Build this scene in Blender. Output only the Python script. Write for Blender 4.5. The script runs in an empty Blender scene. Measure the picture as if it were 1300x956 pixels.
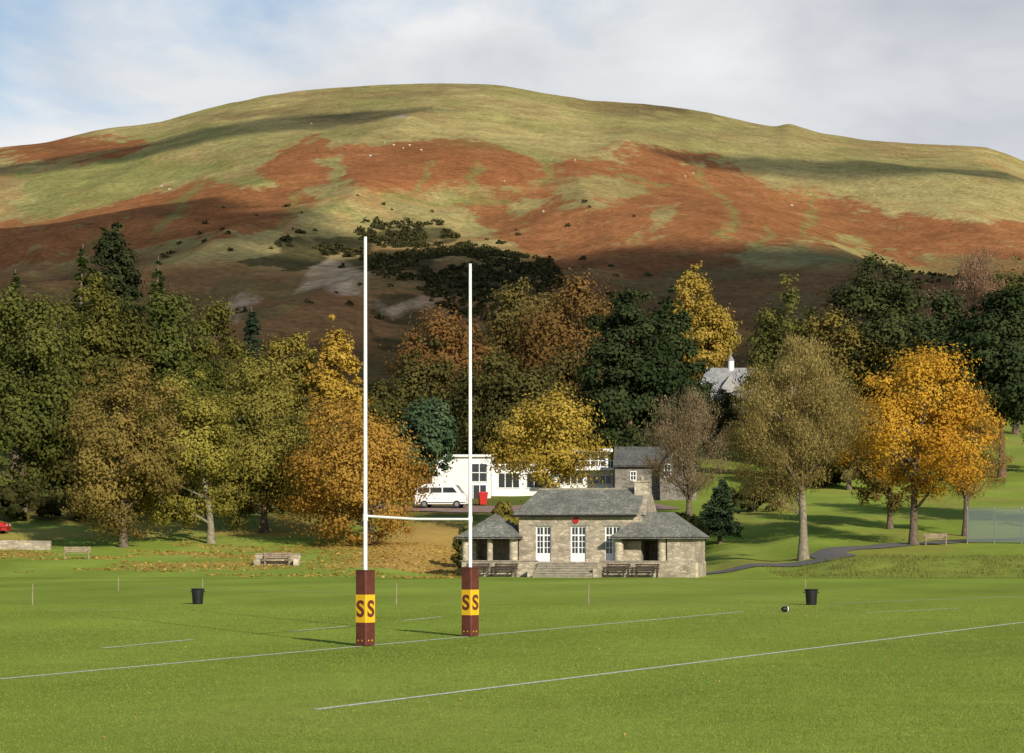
import bpy, bmesh, math, random
import numpy as np
from mathutils import Vector, Matrix, noise as mnoise
random.seed(7)
RNG = np.random.default_rng(11)
scene = bpy.context.scene
COL = scene.collection
F = 2880.0; HZ = 684.0; CH = 2.5; PI = math.pi

# ------------------------------------------------------------------ noise / terrain
TABS = [np.random.default_rng(100+i).random((256,256)) for i in range(12)]
def vnoise(x, y, s=0):
    x = np.asarray(x, float); y = np.asarray(y, float)
    t = TABS[s % 12]
    xi = np.floor(x).astype(int); yi = np.floor(y).astype(int)
    fx = x-xi; fy = y-yi
    fx = fx*fx*(3-2*fx); fy = fy*fy*(3-2*fy)
    a = t[xi & 255, yi & 255]; b = t[(xi+1) & 255, yi & 255]
    c = t[xi & 255, (yi+1) & 255]; d = t[(xi+1) & 255, (yi+1) & 255]
    return (a*(1-fx)+b*fx)*(1-fy)+(c*(1-fx)+d*fx)*fy
def fbm(x, y, o=4, s=0):
    r = 0; a = .5; n = 0
    for i in range(o):
        r = r+a*vnoise(np.asarray(x)*2**i+17.3*i, np.asarray(y)*2**i+9.1*i, s+i); n += a; a *= .5
    return r/n
def sst(a, b, x):
    t = np.clip((np.asarray(x, float)-a)/(b-a), 0, 1); return t*t*(3-2*t)

_D = np.array([-100, 141, 150, 165, 180, 200, 215, 250, 300, 350, 430])
_Z = np.array([0, 0, .30, 1.2, 2.2, 4.4, 5.7, 8.5, 13, 18.5, 27.0])
_dd = np.arange(-120, 470, .5)
_zz = np.interp(_dd, _D, _Z)
_k = np.hanning(25); _k /= _k.sum()
_zs = np.convolve(np.pad(_zz, 12, mode='edge'), _k, mode='valid')
_zs[_dd < 138] = 0
def gz(x, y):
    x = np.asarray(x, float); y = np.asarray(y, float)
    m = sst(-9, -5, x)*(1-sst(13, 17, x))*(1-sst(168, 190, y))
    z = np.interp(y-11*m, _dd, _zs)
    z = z+.8*sst(18, 23, x)*sst(141, 152, y)*(1-sst(170, 215, y))
    z = z+(fbm(x*.12, y*.12, 3, 5)-.5)*.5*sst(146, 160, y)*(1-sst(380, 428, y))*(1-m)
    return z
def gzf(x, y): return float(gz(x, y))
def hit(px, py, d0=90):
    for d in np.arange(d0, 430, .25):
        x = (px-650)/F*d
        if CH+(HZ-py)/F*d <= gzf(x, d): return x, float(d), gzf(x, d)
    return (px-650)/F*300, 300., gzf((px-650)/F*300, 300)
def flat(px, py):
    d = CH*F/(py-HZ); return (px-650)/F*d, d
def W(px, py, d): return Vector(((px-650)/F*d, d, CH+(HZ-py)/F*d))

# ------------------------------------------------------------------ object helpers
def tag(o, label=None, cat=None, group=None, kind=None):
    if label: o['label'] = label
    if cat: o['category'] = cat
    if group: o['group'] = group
    if kind: o['kind'] = kind
    return o
def empty(name, loc, rz=0, label=None, cat=None, group=None):
    o = bpy.data.objects.new(name, None); COL.objects.link(o)
    o.location = loc; o.rotation_euler = (0, 0, rz); o.empty_display_size = .3
    return tag(o, label, cat, group)
def copy_tree(o, parent=None):
    c = o.copy(); COL.objects.link(c)
    if parent is not None: c.parent = parent
    for ch in list(o.children): copy_tree(ch, c)
    return c
class MB:
    def __init__(s): s.v = []; s.f = []; s.sm = []
    def add(s, vs, fs, smooth=False):
        n = len(s.v); s.v += [tuple(v) for v in vs]
        for f in fs: s.f.append([i+n for i in f]); s.sm.append(smooth)
        return s
    def box(s, x0, x1, y0, y1, z0, z1):
        v = [(x0,y0,z0),(x1,y0,z0),(x1,y1,z0),(x0,y1,z0),(x0,y0,z1),(x1,y0,z1),(x1,y1,z1),(x0,y1,z1)]
        return s.add(v, [(0,3,2,1),(4,5,6,7),(0,1,5,4),(1,2,6,5),(2,3,7,6),(3,0,4,7)])
    def tube(s, pts, rad, n=8, cap=True):
        pts = [Vector(p) for p in pts]; vs = []; fs = []
        for i, p in enumerate(pts):
            t = (pts[min(i+1, len(pts)-1)]-pts[max(i-1, 0)])
            t = t.normalized() if t.length > 1e-9 else Vector((0,0,1))
            a = Vector((1,0,0)) if abs(t.x) < .8 else Vector((0,1,0))
            u = t.cross(a).normalized(); w = t.cross(u)
            r = rad[i] if isinstance(rad, (list, tuple)) else rad
            for k in range(n):
                q = 2*PI*k/n; vs.append(p+u*(r*math.cos(q))+w*(r*math.sin(q)))
        for i in range(len(pts)-1):
            for k in range(n):
                fs.append((i*n+k, i*n+(k+1) % n, (i+1)*n+(k+1) % n, (i+1)*n+k))
        s.add(vs, fs, True)
        if cap:
            s.add(vs[:n], [tuple(range(n))[::-1]]); s.add(vs[-n:], [tuple(range(n))])
        return s
    def prism(s, prof, y0, y1):
        n = len(prof)
        v = [(a, y0, b) for a, b in prof]+[(a, y1, b) for a, b in prof]
        f = [tuple(range(n)), tuple(range(n, 2*n))[::-1]]+[(i, i+n, (i+1) % n+n, (i+1) % n) for i in range(n)]
        return s.add(v, f)
    def build(s, name, mat, parent=None):
        me = bpy.data.meshes.new(name); me.from_pydata(s.v, [], s.f)
        me.polygons.foreach_set('use_smooth', s.sm); me.materials.append(mat)
        bm = bmesh.new(); bm.from_mesh(me); bmesh.ops.recalc_face_normals(bm, faces=bm.faces); bm.to_mesh(me); bm.free()
        o = bpy.data.objects.new(name, me); COL.objects.link(o)
        if parent is not None: o.parent = parent
        return o
def fast_mesh(name, V, n, colr, mat, parent=None):
    V = np.asarray(V, np.float32); M = len(V); P = M//n
    me = bpy.data.meshes.new(name)
    me.vertices.add(M); me.vertices.foreach_set('co', V.ravel())
    me.loops.add(M); me.loops.foreach_set('vertex_index', np.arange(M, dtype=np.int32))
    me.polygons.add(P); me.polygons.foreach_set('loop_start', np.arange(0, M, n, dtype=np.int32))
    me.polygons.foreach_set('loop_total', np.full(P, n, np.int32))
    me.update(calc_edges=True)
    setcol(me, colr); me.materials.append(mat)
    o = bpy.data.objects.new(name, me); COL.objects.link(o)
    if parent is not None: o.parent = parent
    return o
def setcol(me, c):
    a = me.attributes.new('col', 'FLOAT_COLOR', 'POINT')
    c4 = np.ones((len(me.vertices), 4), np.float32); c4[:, :3] = np.clip(c, 0, 1); a.data.foreach_set('color', c4.ravel())
def grid_mesh(name, X, Y, Z, colr, mat):
    r, c = X.shape
    V = np.stack([X, Y, Z], -1).reshape(-1, 3).astype(np.float32)
    i = (np.arange(r-1)[:, None]*c+np.arange(c-1)[None, :]).ravel()
    Fq = np.stack([i, i+1, i+c+1, i+c], -1).astype(np.int32)
    me = bpy.data.meshes.new(name)
    me.vertices.add(len(V)); me.vertices.foreach_set('co', V.ravel())
    me.loops.add(Fq.size); me.loops.foreach_set('vertex_index', Fq.ravel())
    me.polygons.add(len(Fq)); me.polygons.foreach_set('loop_start', np.arange(0, Fq.size, 4, dtype=np.int32))
    me.polygons.foreach_set('loop_total', np.full(len(Fq), 4, np.int32))
    me.polygons.foreach_set('use_smooth', np.ones(len(Fq), bool))
    me.update(calc_edges=True); setcol(me, colr.reshape(-1, 3)); me.materials.append(mat)
    o = bpy.data.objects.new(name, me); COL.objects.link(o); return o

# ------------------------------------------------------------------ materials
def newmat(name):
    m = bpy.data.materials.new(name); m.use_nodes = True
    nt = m.node_tree; b = nt.nodes['Principled BSDF']; return m, nt, b
def N(nt, t, **kw):
    n = nt.nodes.new(t)
    for k, v in kw.items():
        if k.startswith('i_'): n.inputs[k[2:].replace('_', ' ')].default_value = v
        else: setattr(n, k, v)
    return n
def L(nt, a, b): nt.links.new(a, b)
def simple(name, c, rough=.8, scale=3, var=.25, bump=0, metal=0, spec=.3):
    m, nt, b = newmat(name)
    tc = N(nt, 'ShaderNodeTexCoord'); no = N(nt, 'ShaderNodeTexNoise', i_Scale=scale, i_Detail=6.0)
    L(nt, tc.outputs['Object'], no.inputs['Vector'])
    mr = N(nt, 'ShaderNodeMapRange', i_To_Min=1-var, i_To_Max=1+var); mr.inputs['From Min'].default_value = .3; mr.inputs['From Max'].default_value = .7
    L(nt, no.outputs['Fac'], mr.inputs['Value'])
    mx = N(nt, 'ShaderNodeVectorMath', operation='SCALE'); mx.inputs[0].default_value = c[:3]
    L(nt, mr.outputs[0], mx.inputs['Scale']); L(nt, mx.outputs[0], b.inputs['Base Color'])
    b.inputs['Roughness'].default_value = rough; b.inputs['Metallic'].default_value = metal
    b.inputs['Specular IOR Level'].default_value = spec
    if bump:
        bp = N(nt, 'ShaderNodeBump', i_Strength=bump, i_Distance=.05); L(nt, no.outputs['Fac'], bp.inputs['Height']); L(nt, bp.outputs[0], b.inputs['Normal'])
    return m
def attrmat(name, scales, var, bump=.3, bdist=.1, trans=0):
    m, nt, b0 = newmat(name); nt.nodes.remove(b0)
    b = N(nt, 'ShaderNodeBsdfDiffuse'); out = nt.nodes['Material Output']
    at = N(nt, 'ShaderNodeAttribute', attribute_name='col')
    cur = at.outputs['Color']
    if scales:
        tc = N(nt, 'ShaderNodeTexCoord')
        last = None
        for s, v in zip(scales, var):
            no = N(nt, 'ShaderNodeTexNoise', i_Scale=s, i_Detail=5.0, i_Roughness=.65); L(nt, tc.outputs['Object'], no.inputs['Vector'])
            mr = N(nt, 'ShaderNodeMapRange', i_To_Min=1-v, i_To_Max=1+v); mr.inputs['From Min'].default_value = .28; mr.inputs['From Max'].default_value = .72
            L(nt, no.outputs['Fac'], mr.inputs['Value'])
            sc = N(nt, 'ShaderNodeVectorMath', operation='SCALE'); L(nt, cur, sc.inputs[0]); L(nt, mr.outputs[0], sc.inputs['Scale'])
            cur = sc.outputs[0]; last = no
        if bump:
            bp = N(nt, 'ShaderNodeBump', i_Strength=bump, i_Distance=bdist); L(nt, last.outputs['Fac'], bp.inputs['Height']); L(nt, bp.outputs[0], b.inputs['Normal'])
    L(nt, cur, b.inputs['Color'])
    if trans:
        tr = N(nt, 'ShaderNodeBsdfTranslucent'); L(nt, cur, tr.inputs['Color'])
        ms = N(nt, 'ShaderNodeMixShader'); ms.inputs[0].default_value = trans
        L(nt, b.outputs[0], ms.inputs[1]); L(nt, tr.outputs[0], ms.inputs[2]); L(nt, ms.outputs[0], out.inputs['Surface'])
    else: L(nt, b.outputs[0], out.inputs['Surface'])
    return m
def stone_mat(name, c1, c2, sc=(2.4, 2.4, 5.5), mortar=(.2, .18, .15)):
    m, nt, b = newmat(name)
    tc = N(nt, 'ShaderNodeTexCoord'); mp = N(nt, 'ShaderNodeMapping'); mp.inputs['Scale'].default_value = sc
    L(nt, tc.outputs['Object'], mp.inputs['Vector'])
    v = N(nt, 'ShaderNodeTexVoronoi', i_Scale=1.0); v2 = N(nt, 'ShaderNodeTexVoronoi', feature='DISTANCE_TO_EDGE', i_Scale=1.0)
    L(nt, mp.outputs[0], v.inputs['Vector']); L(nt, mp.outputs[0], v2.inputs['Vector'])
    sp = N(nt, 'ShaderNodeSeparateColor'); L(nt, v.outputs['Color'], sp.inputs[0])
    mx = N(nt, 'ShaderNodeMix', data_type='RGBA'); mx.inputs['A'].default_value = (*c1, 1); mx.inputs['B'].default_value = (*c2, 1)
    L(nt, sp.outputs[0], mx.inputs['Factor'])
    rp = N(nt, 'ShaderNodeMapRange'); rp.inputs['From Max'].default_value = .12; L(nt, v2.outputs['Distance'], rp.inputs['Value'])
    mx2 = N(nt, 'ShaderNodeMix', data_type='RGBA'); mx2.inputs['A'].default_value = (*mortar, 1); L(nt, mx.outputs['Result'], mx2.inputs['B']); L(nt, rp.outputs[0], mx2.inputs['Factor'])
    no = N(nt, 'ShaderNodeTexNoise', i_Scale=.9, i_Detail=6.0); L(nt, tc.outputs['Object'], no.inputs['Vector'])
    mr = N(nt, 'ShaderNodeMapRange', i_To_Min=.75, i_To_Max=1.2); mr.inputs['From Min'].default_value = .3; mr.inputs['From Max'].default_value = .7; L(nt, no.outputs['Fac'], mr.inputs['Value'])
    sc_ = N(nt, 'ShaderNodeVectorMath', operation='SCALE'); L(nt, mx2.outputs['Result'], sc_.inputs[0]); L(nt, mr.outputs[0], sc_.inputs['Scale'])
    L(nt, sc_.outputs[0], b.inputs['Base Color']); b.inputs['Roughness'].default_value = .9
    bp = N(nt, 'ShaderNodeBump', i_Strength=.45, i_Distance=.04); L(nt, rp.outputs[0], bp.inputs['Height']); L(nt, bp.outputs[0], b.inputs['Normal'])
    return m
M_ground = attrmat('grass_ground', [.06, .9, 7.0], [.13, .12, .16], .25, .03)
M_hill = attrmat('hill_turf', [.012, .06, .35], [.12, .24, .38], .5, 2.0)
M_leaf = attrmat('foliage', None, None, 0, 0, trans=.3)
M_blade = attrmat('grass_blades', None, None, 0, 0, trans=.3)
M_bark = simple('bark', (.13, .1, .07), .95, 4, .45, .6)
M_barkg = simple('grey_bark', (.22, .19, .13), .95, 4, .4, .6)
M_barkr = simple('pine_bark', (.14, .085, .05), .95, 4, .4, .6)
M_white = simple('white_paint', (.82, .82, .8), .45, 2, .04)
M_render = simple('white_render', (.8, .79, .76), .9, 1, .08)
M_maroon = simple('maroon_vinyl', (.115, .032, .02), .5, 5, .22, .15)
M_yellow = simple('yellow_vinyl', (.74, .43, .015), .5, 3, .08)
M_stone = stone_mat('rubble_stone', (.27, .23, .165), (.54, .46, .34), mortar=(.31, .27, .21))
M_stoned = stone_mat('dark_rubble_stone', (.12, .11, .095), (.26, .235, .195))
M_stonel = stone_mat('pale_rubble_stone', (.34, .29, .21), (.62, .54, .4), mortar=(.34, .3, .23))
M_slate = stone_mat('slate', (.15, .155, .13), (.26, .255, .21), (3.5, 3.5, 7), (.11, .11, .095))
M_slated = stone_mat('dark_slate', (.09, .09, .085), (.15, .15, .135), (3.5, 3.5, 7), (.06, .06, .055))
M_glass = simple('window_glass', (.03, .035, .04), .12, 1, .1, spec=.6)
M_dark = simple('dark_interior', (.02, .018, .016), .9)
M_wood = simple('weathered_wood', (.28, .22, .15), .85, 6, .3, .2)
M_woodd = simple('dark_wood', (.07, .05, .035), .8, 6, .3, .2)
M_black = simple('black_plastic', (.014, .014, .016), .5, 4, .2)
M_red = simple('red_paint', (.45, .02, .015), .4, 3, .08)
M_tar = simple('tarmac', (.15, .14, .13), .95, 6, .2, .3)
M_pink = simple('pinkish_tarmac', (.30, .2, .165), .95, 4, .2, .3)
M_chrome = simple('grey_metal', (.35, .35, .36), .4, 3, .1, metal=.6)
M_lamp = simple('lamp_glass', (.6, .6, .58), .15, 3, .05)
M_step = simple('step_stone', (.29, .26, .2), .9, 3, .3, .3)
M_wool = simple('wool', (.6, .57, .5), .95, 5, .08)
def shade_cloud_mat():
    m, nt, b = newmat('shade_cloud_skin'); nt.nodes.remove(b)
    df = N(nt, 'ShaderNodeBsdfDiffuse'); df.inputs['Color'].default_value = (.8, .8, .8, 1)
    tr = N(nt, 'ShaderNodeBsdfTransparent'); lw = N(nt, 'ShaderNodeLayerWeight'); lw.inputs['Blend'].default_value = .5
    mr = N(nt, 'ShaderNodeMapRange', i_To_Min=.58, i_To_Max=0.0); mr.inputs['From Min'].default_value = .25; mr.inputs['From Max'].default_value = .95
    L(nt, lw.outputs['Facing'], mr.inputs['Value'])
    ms = N(nt, 'ShaderNodeMixShader'); L(nt, mr.outputs[0], ms.inputs[0]); L(nt, tr.outputs[0], ms.inputs[1]); L(nt, df.outputs[0], ms.inputs[2])
    L(nt, ms.outputs[0], nt.nodes['Material Output'].inputs['Surface']); return m
M_shade_cloud = shade_cloud_mat()
def paint_mat():
    m, nt, b = newmat('line_paint')
    tc = N(nt, 'ShaderNodeTexCoord'); no = N(nt, 'ShaderNodeTexNoise', i_Scale=9.0, i_Detail=6.0, i_Roughness=.8)
    L(nt, tc.outputs['Object'], no.inputs['Vector'])
    rp = N(nt, 'ShaderNodeValToRGB'); rp.color_ramp.elements[0].position = .38; rp.color_ramp.elements[1].position = .58
    rp.color_ramp.elements[0].color = (.27, .35, .1, 1); rp.color_ramp.elements[1].color = (.85, .86, .78, 1)
    L(nt, no.outputs['Fac'], rp.inputs[0]); L(nt, rp.outputs[0], b.inputs['Base Color']); b.inputs['Roughness'].default_value = .95
    return m
M_line = paint_mat()
def net_mat():
    m, nt, b = newmat('windbreak_net')
    b.inputs['Base Color'].default_value = (.15, .19, .18, 1); b.inputs['Roughness'].default_value = .9
    tr = N(nt, 'ShaderNodeBsdfTransparent'); ms = N(nt, 'ShaderNodeMixShader'); ms.inputs[0].default_value = .62
    L(nt, tr.outputs[0], ms.inputs[1]); L(nt, b.outputs[0], ms.inputs[2]); L(nt, ms.outputs[0], nt.nodes['Material Output'].inputs['Surface'])
    return m
M_net = net_mat()

# ------------------------------------------------------------------ ground
def ground_color(X, Y):
    sh = X.shape
    c = np.zeros(sh+(3,)); c[:] = (.25, .325, .055)
    n = fbm(X*.05, Y*.02, 3, 1); n2 = fbm(X*.25, Y*.1, 3, 3)
    st = np.sin((X*.91-Y*.41)/5.2*PI)
    c *= (1+.32*(n-.5)+.25*(n2-.5)+.06*st)[..., None]
    dry = sst(.5, .72, fbm(X*.09+5, Y*.03, 4, 7))[..., None]*.4
    c = c*(1-dry)+np.array((.33, .35, .09))*dry
    f = fbm(X*.16, Y*.16, 4, 4)
    lm = np.maximum(sst(146, 152, Y)*sst(-15, -9, X)*(1-sst(-5, -1, X))*sst(.26, .46, f)*.9, sst(147, 158, Y)*(1-sst(-6, 0, X))*sst(.5, .66, f)*.6)
    lm = lm[..., None]
    c = c*(1-lm)+np.array((.50, .32, .10))*lm
    lr = (sst(150, 160, Y)*sst(8, 14, X)*sst(.5, .7, fbm(X*.2+8, Y*.2, 4, 2))*.45)[..., None]
    c = c*(1-lr)+np.array((.34, .28, .08))*lr
    rb = (sst(17, 21, X)*sst(140, 143, Y)*(1-sst(152, 156, Y))*.5)[..., None]
    c = c*(1-rb)+np.array((.22, .23, .055))*rb
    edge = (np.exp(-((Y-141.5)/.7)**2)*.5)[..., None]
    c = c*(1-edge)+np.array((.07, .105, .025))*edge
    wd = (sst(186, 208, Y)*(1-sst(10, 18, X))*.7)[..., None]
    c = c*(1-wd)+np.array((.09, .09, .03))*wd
    return c
rows = np.concatenate([np.arange(-60, 139, 1.5), np.arange(139, 200, .7), np.arange(200, 430, 2.0), [430.0]])
ks = np.linspace(-1, 1, 420)
Y = np.repeat(rows[:, None], len(ks), 1)
X = ks[None, :]*(60+.95*np.maximum(Y, 0))*(.35+.65*np.abs(ks[None, :]))
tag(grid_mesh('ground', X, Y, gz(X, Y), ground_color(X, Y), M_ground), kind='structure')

# ------------------------------------------------------------------ hill
RP = np.array([(-1700,330),(-600,260),(-300,225),(-100,197),(0,187),(60,180),(130,163),(185,157),(205,154),(250,141),(330,122),(400,112),(500,107),(560,105),(640,108),(700,119),(750,127),(820,131),(900,143),(950,155),(983,160),(1000,156),(1040,169),(1100,177),(1180,183),(1250,186),(1280,195),(1300,205),(1400,232),(1600,270),(3000,380)], float)
_rx = np.arange(-2200, 3500, 5.); _ry = np.interp(_rx, RP[:, 0], RP[:, 1]); k = np.hanning(45); k /= k.sum(); _ry2 = np.convolve(np.pad(_ry, 22, mode='edge'), k, mode='valid')
k = np.hanning(5); k /= k.sum(); _ry = np.convolve(np.pad(_ry, 2, mode='edge'), k, mode='valid')
_sd = np.array([430, 560, 700, 850, 1000, 1200, 1450, 1750]); _sv = np.array([0, .08, .2, .36, .52, .70, .88, 1.0])
_hd = np.arange(380, 1800, 5.); _hs = np.interp(_hd, _sd, _sv); k = np.hanning(21); k /= k.sum()
_hs = np.convolve(np.pad(_hs, 10, mode='edge'), k, mode='valid'); _hs[_hd <= 430] = 0
_hs = np.where(_hd > 1700, np.interp(_hd, _sd, _sv), _hs)
V0 = (gzf(0, 430)-CH)*F/430
def hill_base(px, d):
    dc = np.minimum(d, 1750)
    s = np.interp(dc, _hd, _hs); q = s**14
    rv = HZ-(np.interp(px, _rx, _ry)*q+np.interp(px, _rx, _ry2)*(1-q))
    return CH+(V0*(1-s)+rv*s)*dc/F-np.maximum(d-1750, 0)*.28, s
def hz(x, y):
    x = np.asarray(x, float); y = np.asarray(y, float); px = 650+F*x/y
    z, s = hill_base(px, y)
    w = np.clip(3.4*s*(1-s), 0, 1)
    ridged = 1-np.abs(2*fbm(x/150+3, y/330, 2, 2)-1)
    r2 = 1-np.abs(2*fbm(x/62+13, y/210, 2, 9)-1)
    z = z+w*(34*(ridged-.75)+9*(r2-.75)+7*(fbm(x/60, y/90, 3, 6)-.5))+1.6*(fbm(x/25, y/25, 3, 8)-.5)*np.clip(s*4, 0, 1)
    return z
pxs = np.concatenate([np.arange(-1700, -160, 22), np.arange(-160, 1460, 3.6), np.arange(1460, 3001, 22)])
ds = np.concatenate([430+np.arange(0, 120)*3.0, np.arange(790, 1800, 3.6), np.arange(1800, 2500, 25.)])
Yh = np.repeat(ds[:, None], len(pxs), 1); Xh = (pxs[None, :]-650)/F*Yh
Zh = hz(Xh, Yh)
PXh = np.repeat(pxs[None, :], len(ds), 0)
PYh = HZ-(Zh-CH)*F/Yh
def inpoly(px, py, poly):
    r = np.zeros(px.shape, bool); n = len(poly)
    for i in range(n):
        x1, y1 = poly[i]; x2, y2 = poly[(i+1) % n]
        if y1 == y2: continue
        c = ((y1 > py) != (y2 > py)) & (px < (x2-x1)*(py-y1)/(y2-y1)+x1); r ^= c
    return r
def warp(o, ax_, ay_):
    return (PXh+(fbm(Xh/60+o, Yh/110, 4, 1)-.5)*ax_+(fbm(Xh/14+o, Yh/26, 3, 4)-.5)*28,
            PYh+(fbm(Xh/60+9+o, Yh/110, 4, 3)-.5)*ay_+(fbm(Xh/14+o, Yh/26+5, 3, 7)-.5)*17)
WP = [warp(0, 60, 34), warp(.16, 66, 38), warp(.32, 60, 34), warp(-.2, 74, 42)]
wx, wy = WP[0]
fine = fbm(Xh/7, Yh/13, 3, 10); fine2 = fbm(Xh/22, Yh/40, 4, 3); fine3 = fbm(Xh/3.5, Yh/6, 2, 5)
def soft(p):
    m = sum(inpoly(a+ox, b+oy, p).astype(float) for (a, b), (ox, oy) in zip(WP, [(0, 0), (7, -5), (-7, 5), (4, 8)]))/4
    return sst(.26, .70, m+(fine-.5)*1.0+(fine3-.5)*.5+(fine2-.5)*.9*np.clip(m*4, 0, 1))*np.clip(m*3, 0, 1)
C = np.zeros(Xh.shape+(3,)); C[:] = (.40, .325, .135)
n1 = fbm(Xh/90, Yh/160, 4, 9)
C = C*(.82+.5*(n1-.3))[..., None]
def blend(mask, col, a=1.0):
    global C
    m = (mask*a)[..., None]; C = C*(1-m)+np.array(col)*m
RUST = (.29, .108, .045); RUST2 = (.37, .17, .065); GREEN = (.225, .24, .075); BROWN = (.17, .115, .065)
blend(sst(.46, .64, fbm(Xh/55+4, Yh/100, 4, 11)), GREEN, .45)
blend(sst(.50, .66, fbm(Xh/70+14, Yh/60, 4, 10))*(PYh < 240), (.27, .19, .085), .6)
blend(sst(.52, .64, fine), (.25, .235, .085), .3)
blend(sst(.55, .7, fbm(Xh/28+14, Yh/50, 4, 5))*sst(180, 220, PYh), RUST2, .4)
for p in [[(-200,185),(60,178),(130,174),(195,186),(150,204),(60,206),(-200,212)],
          [(325,222),(385,182),(470,190),(600,186),(690,210),(760,196),(925,198),(935,212),(830,224),(815,242),(700,228),(650,244),(560,240),(470,242),(420,236),(350,240)],
          [(90,268),(250,232),(370,238),(405,252),(330,292),(230,302),(150,318),(60,340),(-200,335),(-200,285),(60,278)],
          [(585,262),(700,240),(800,226),(910,214),(965,235),(1000,262),(1060,246),(1150,262),(1230,292),(1500,300),(1500,350),(1150,330),(1050,300),(940,312),(930,340),(800,360),(690,330),(620,296)]]:
    blend(soft(p), RUST, .88)
blend(sst(.50, .7, fine2)*sst(200, 230, PYh)*(1-sst(320, 340, PYh)), RUST2, .4)
for p in [[(695,250),(745,226),(800,222),(820,245),(770,265),(720,262)], [(830,262),(860,255),(870,300),(845,300)], [(640,262),(690,258),(680,275),(640,280)], [(420,200),(450,205),(440,235),(415,235)]]:
    blend(soft(p), (.32, .275, .11), .85)
blend(soft([(20,225),(120,212),(250,214),(340,228),(330,240),(240,232),(120,262),(20,272)]), GREEN, .7)
blend(soft([(950,205),(1010,200),(1130,205),(1200,215),(1300,235),(1300,275),(1180,262),(1060,240),(990,245)]), (.36, .31, .13), .8)
for a in [((440,205),(415,250)), ((372,245),(352,285)), ((612,215),(600,245)), ((905,225),(925,300)), ((968,285),(955,312)), ((255,235),(185,290)), ((560,215),(530,238)), ((400,262),(470,275)), ((480,250),(640,262)), ((700,205),(690,235)), ((800,215),(850,235)), ((1030,250),(1010,300)), ((130,290),(90,320))]:
    (ax, ay), (bx_, by_) = a
    t = np.clip(((wx-ax)*(bx_-ax)+(wy-ay)*(by_-ay))/((bx_-ax)**2+(by_-ay)**2), 0, 1)
    dd = np.hypot(wx-ax-t*(bx_-ax), wy-ay-t*(by_-ay)); blend(np.exp(-(dd/4.5)**2), GREEN, .65)
for (cx, cy, rx, ry, cc, al) in [(420,152,70,12,BROWN,.55), (830,135,80,9,(.13,.085,.05),.75), (300,148,60,6,BROWN,.5), (560,118,70,5,BROWN,.4), (880,170,70,10,BROWN,.35), (60,188,60,6,(.2,.09,.04),.6), (520,146,12,3,(.36,.33,.28),.8), (250,170,60,8,GREEN,.5), (650,190,60,7,GREEN,.4), (1120,215,90,8,GREEN,.4)]:  # brown spots: summit turf, some darkened with painted shade of clouds
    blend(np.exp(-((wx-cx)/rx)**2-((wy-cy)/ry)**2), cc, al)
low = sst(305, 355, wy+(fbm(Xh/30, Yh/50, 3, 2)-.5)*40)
blend(low, (.235, .098, .045), .75)  # lower bracken, its colour deepened to add to the clouds' shade
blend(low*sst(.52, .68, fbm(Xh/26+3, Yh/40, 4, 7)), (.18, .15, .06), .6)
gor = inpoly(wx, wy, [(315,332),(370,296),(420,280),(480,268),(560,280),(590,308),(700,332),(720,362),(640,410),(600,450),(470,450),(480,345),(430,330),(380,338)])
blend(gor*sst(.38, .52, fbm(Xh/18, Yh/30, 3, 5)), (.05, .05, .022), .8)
for p, al in [([(376,370),(398,336),(430,322),(454,332),(470,374),(440,374),(412,358)], .95), ([(466,378),(500,390),(560,366),(572,376),(505,402)], .7), ([(282,394),(308,372),(328,382),(302,406)], .85)]:
    m = (inpoly(PXh+(wx-PXh)*.5, PYh+(wy-PYh)*.5, p).astype(float)+inpoly(PXh+(WP[2][0]-PXh)*.5+4, PYh+(WP[2][1]-PYh)*.5-3, p)+inpoly(PXh+(WP[3][0]-PXh)*.5-4, PYh+(WP[3][1]-PYh)*.5+3, p))/3
    blend(m*(.5+.5*sst(.38, .58, fine)), (.56, .415, .265), al)
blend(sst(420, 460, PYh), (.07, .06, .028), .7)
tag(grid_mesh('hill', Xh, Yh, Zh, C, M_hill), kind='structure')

# ------------------------------------------------------------------ leaf-card meshes
def unit(v): return v/np.maximum(np.linalg.norm(v, axis=1, keepdims=True), 1e-6)
def cards(cen, nrm, l, w, colr, rng, axis=None):
    n = len(cen); r = unit(rng.normal(size=(n, 3)))
    a = unit(np.cross(nrm, r)) if axis is None else unit(axis)
    b = unit(np.cross(nrm, a))
    l = np.broadcast_to(np.asarray(l, float), (n,))[:, None]; w = np.broadcast_to(np.asarray(w, float), (n,))[:, None]
    V = np.stack([cen-a*l, cen+b*w-a*l*.1, cen+a*l, cen-b*w-a*l*.1], 1).reshape(-1, 3)
    return V, np.repeat(colr, 4, 0)
def mix_cols(c1, c2, t): return np.array(c1)[None]*(1-t[:, None])+np.array(c2)[None]*t[:, None]

rng = np.random.default_rng(5)
pp = [(315,332),(370,298),(420,282),(480,270),(560,282),(590,308),(700,332),(720,362),(640,400),(600,420),(520,360),(480,350),(430,322),(380,335)]
bp = []
while len(bp) < 1500:
    x = rng.uniform(-150, 60); y = rng.uniform(760, 1130); z = float(hz(x, y)); px = 650+F*x/y; py = HZ-(z-CH)*F/y
    ok = inpoly(np.array([px]), np.array([py]), pp)[0]
    if ok and fbm(x/25, y/40, 3, 5) > .43: bp.append((x, y, z))
    elif rng.random() < .008: bp.append((x, y, z))
for _ in range(90):
    x = rng.uniform(150, 260); y = rng.uniform(900, 1010); bp.append((x, y, float(hz(x, y))))
bp = np.array(bp); k = 20
cen = np.repeat(bp, k, 0); dr = unit(rng.normal(size=(len(cen), 3))); dr[:, 2] = np.abs(dr[:, 2])
rad = np.repeat(rng.uniform(.8, 2.3, len(bp)), k)[:, None]
cen = cen+dr*rad*rng.random((len(cen), 1))**.4
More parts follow.
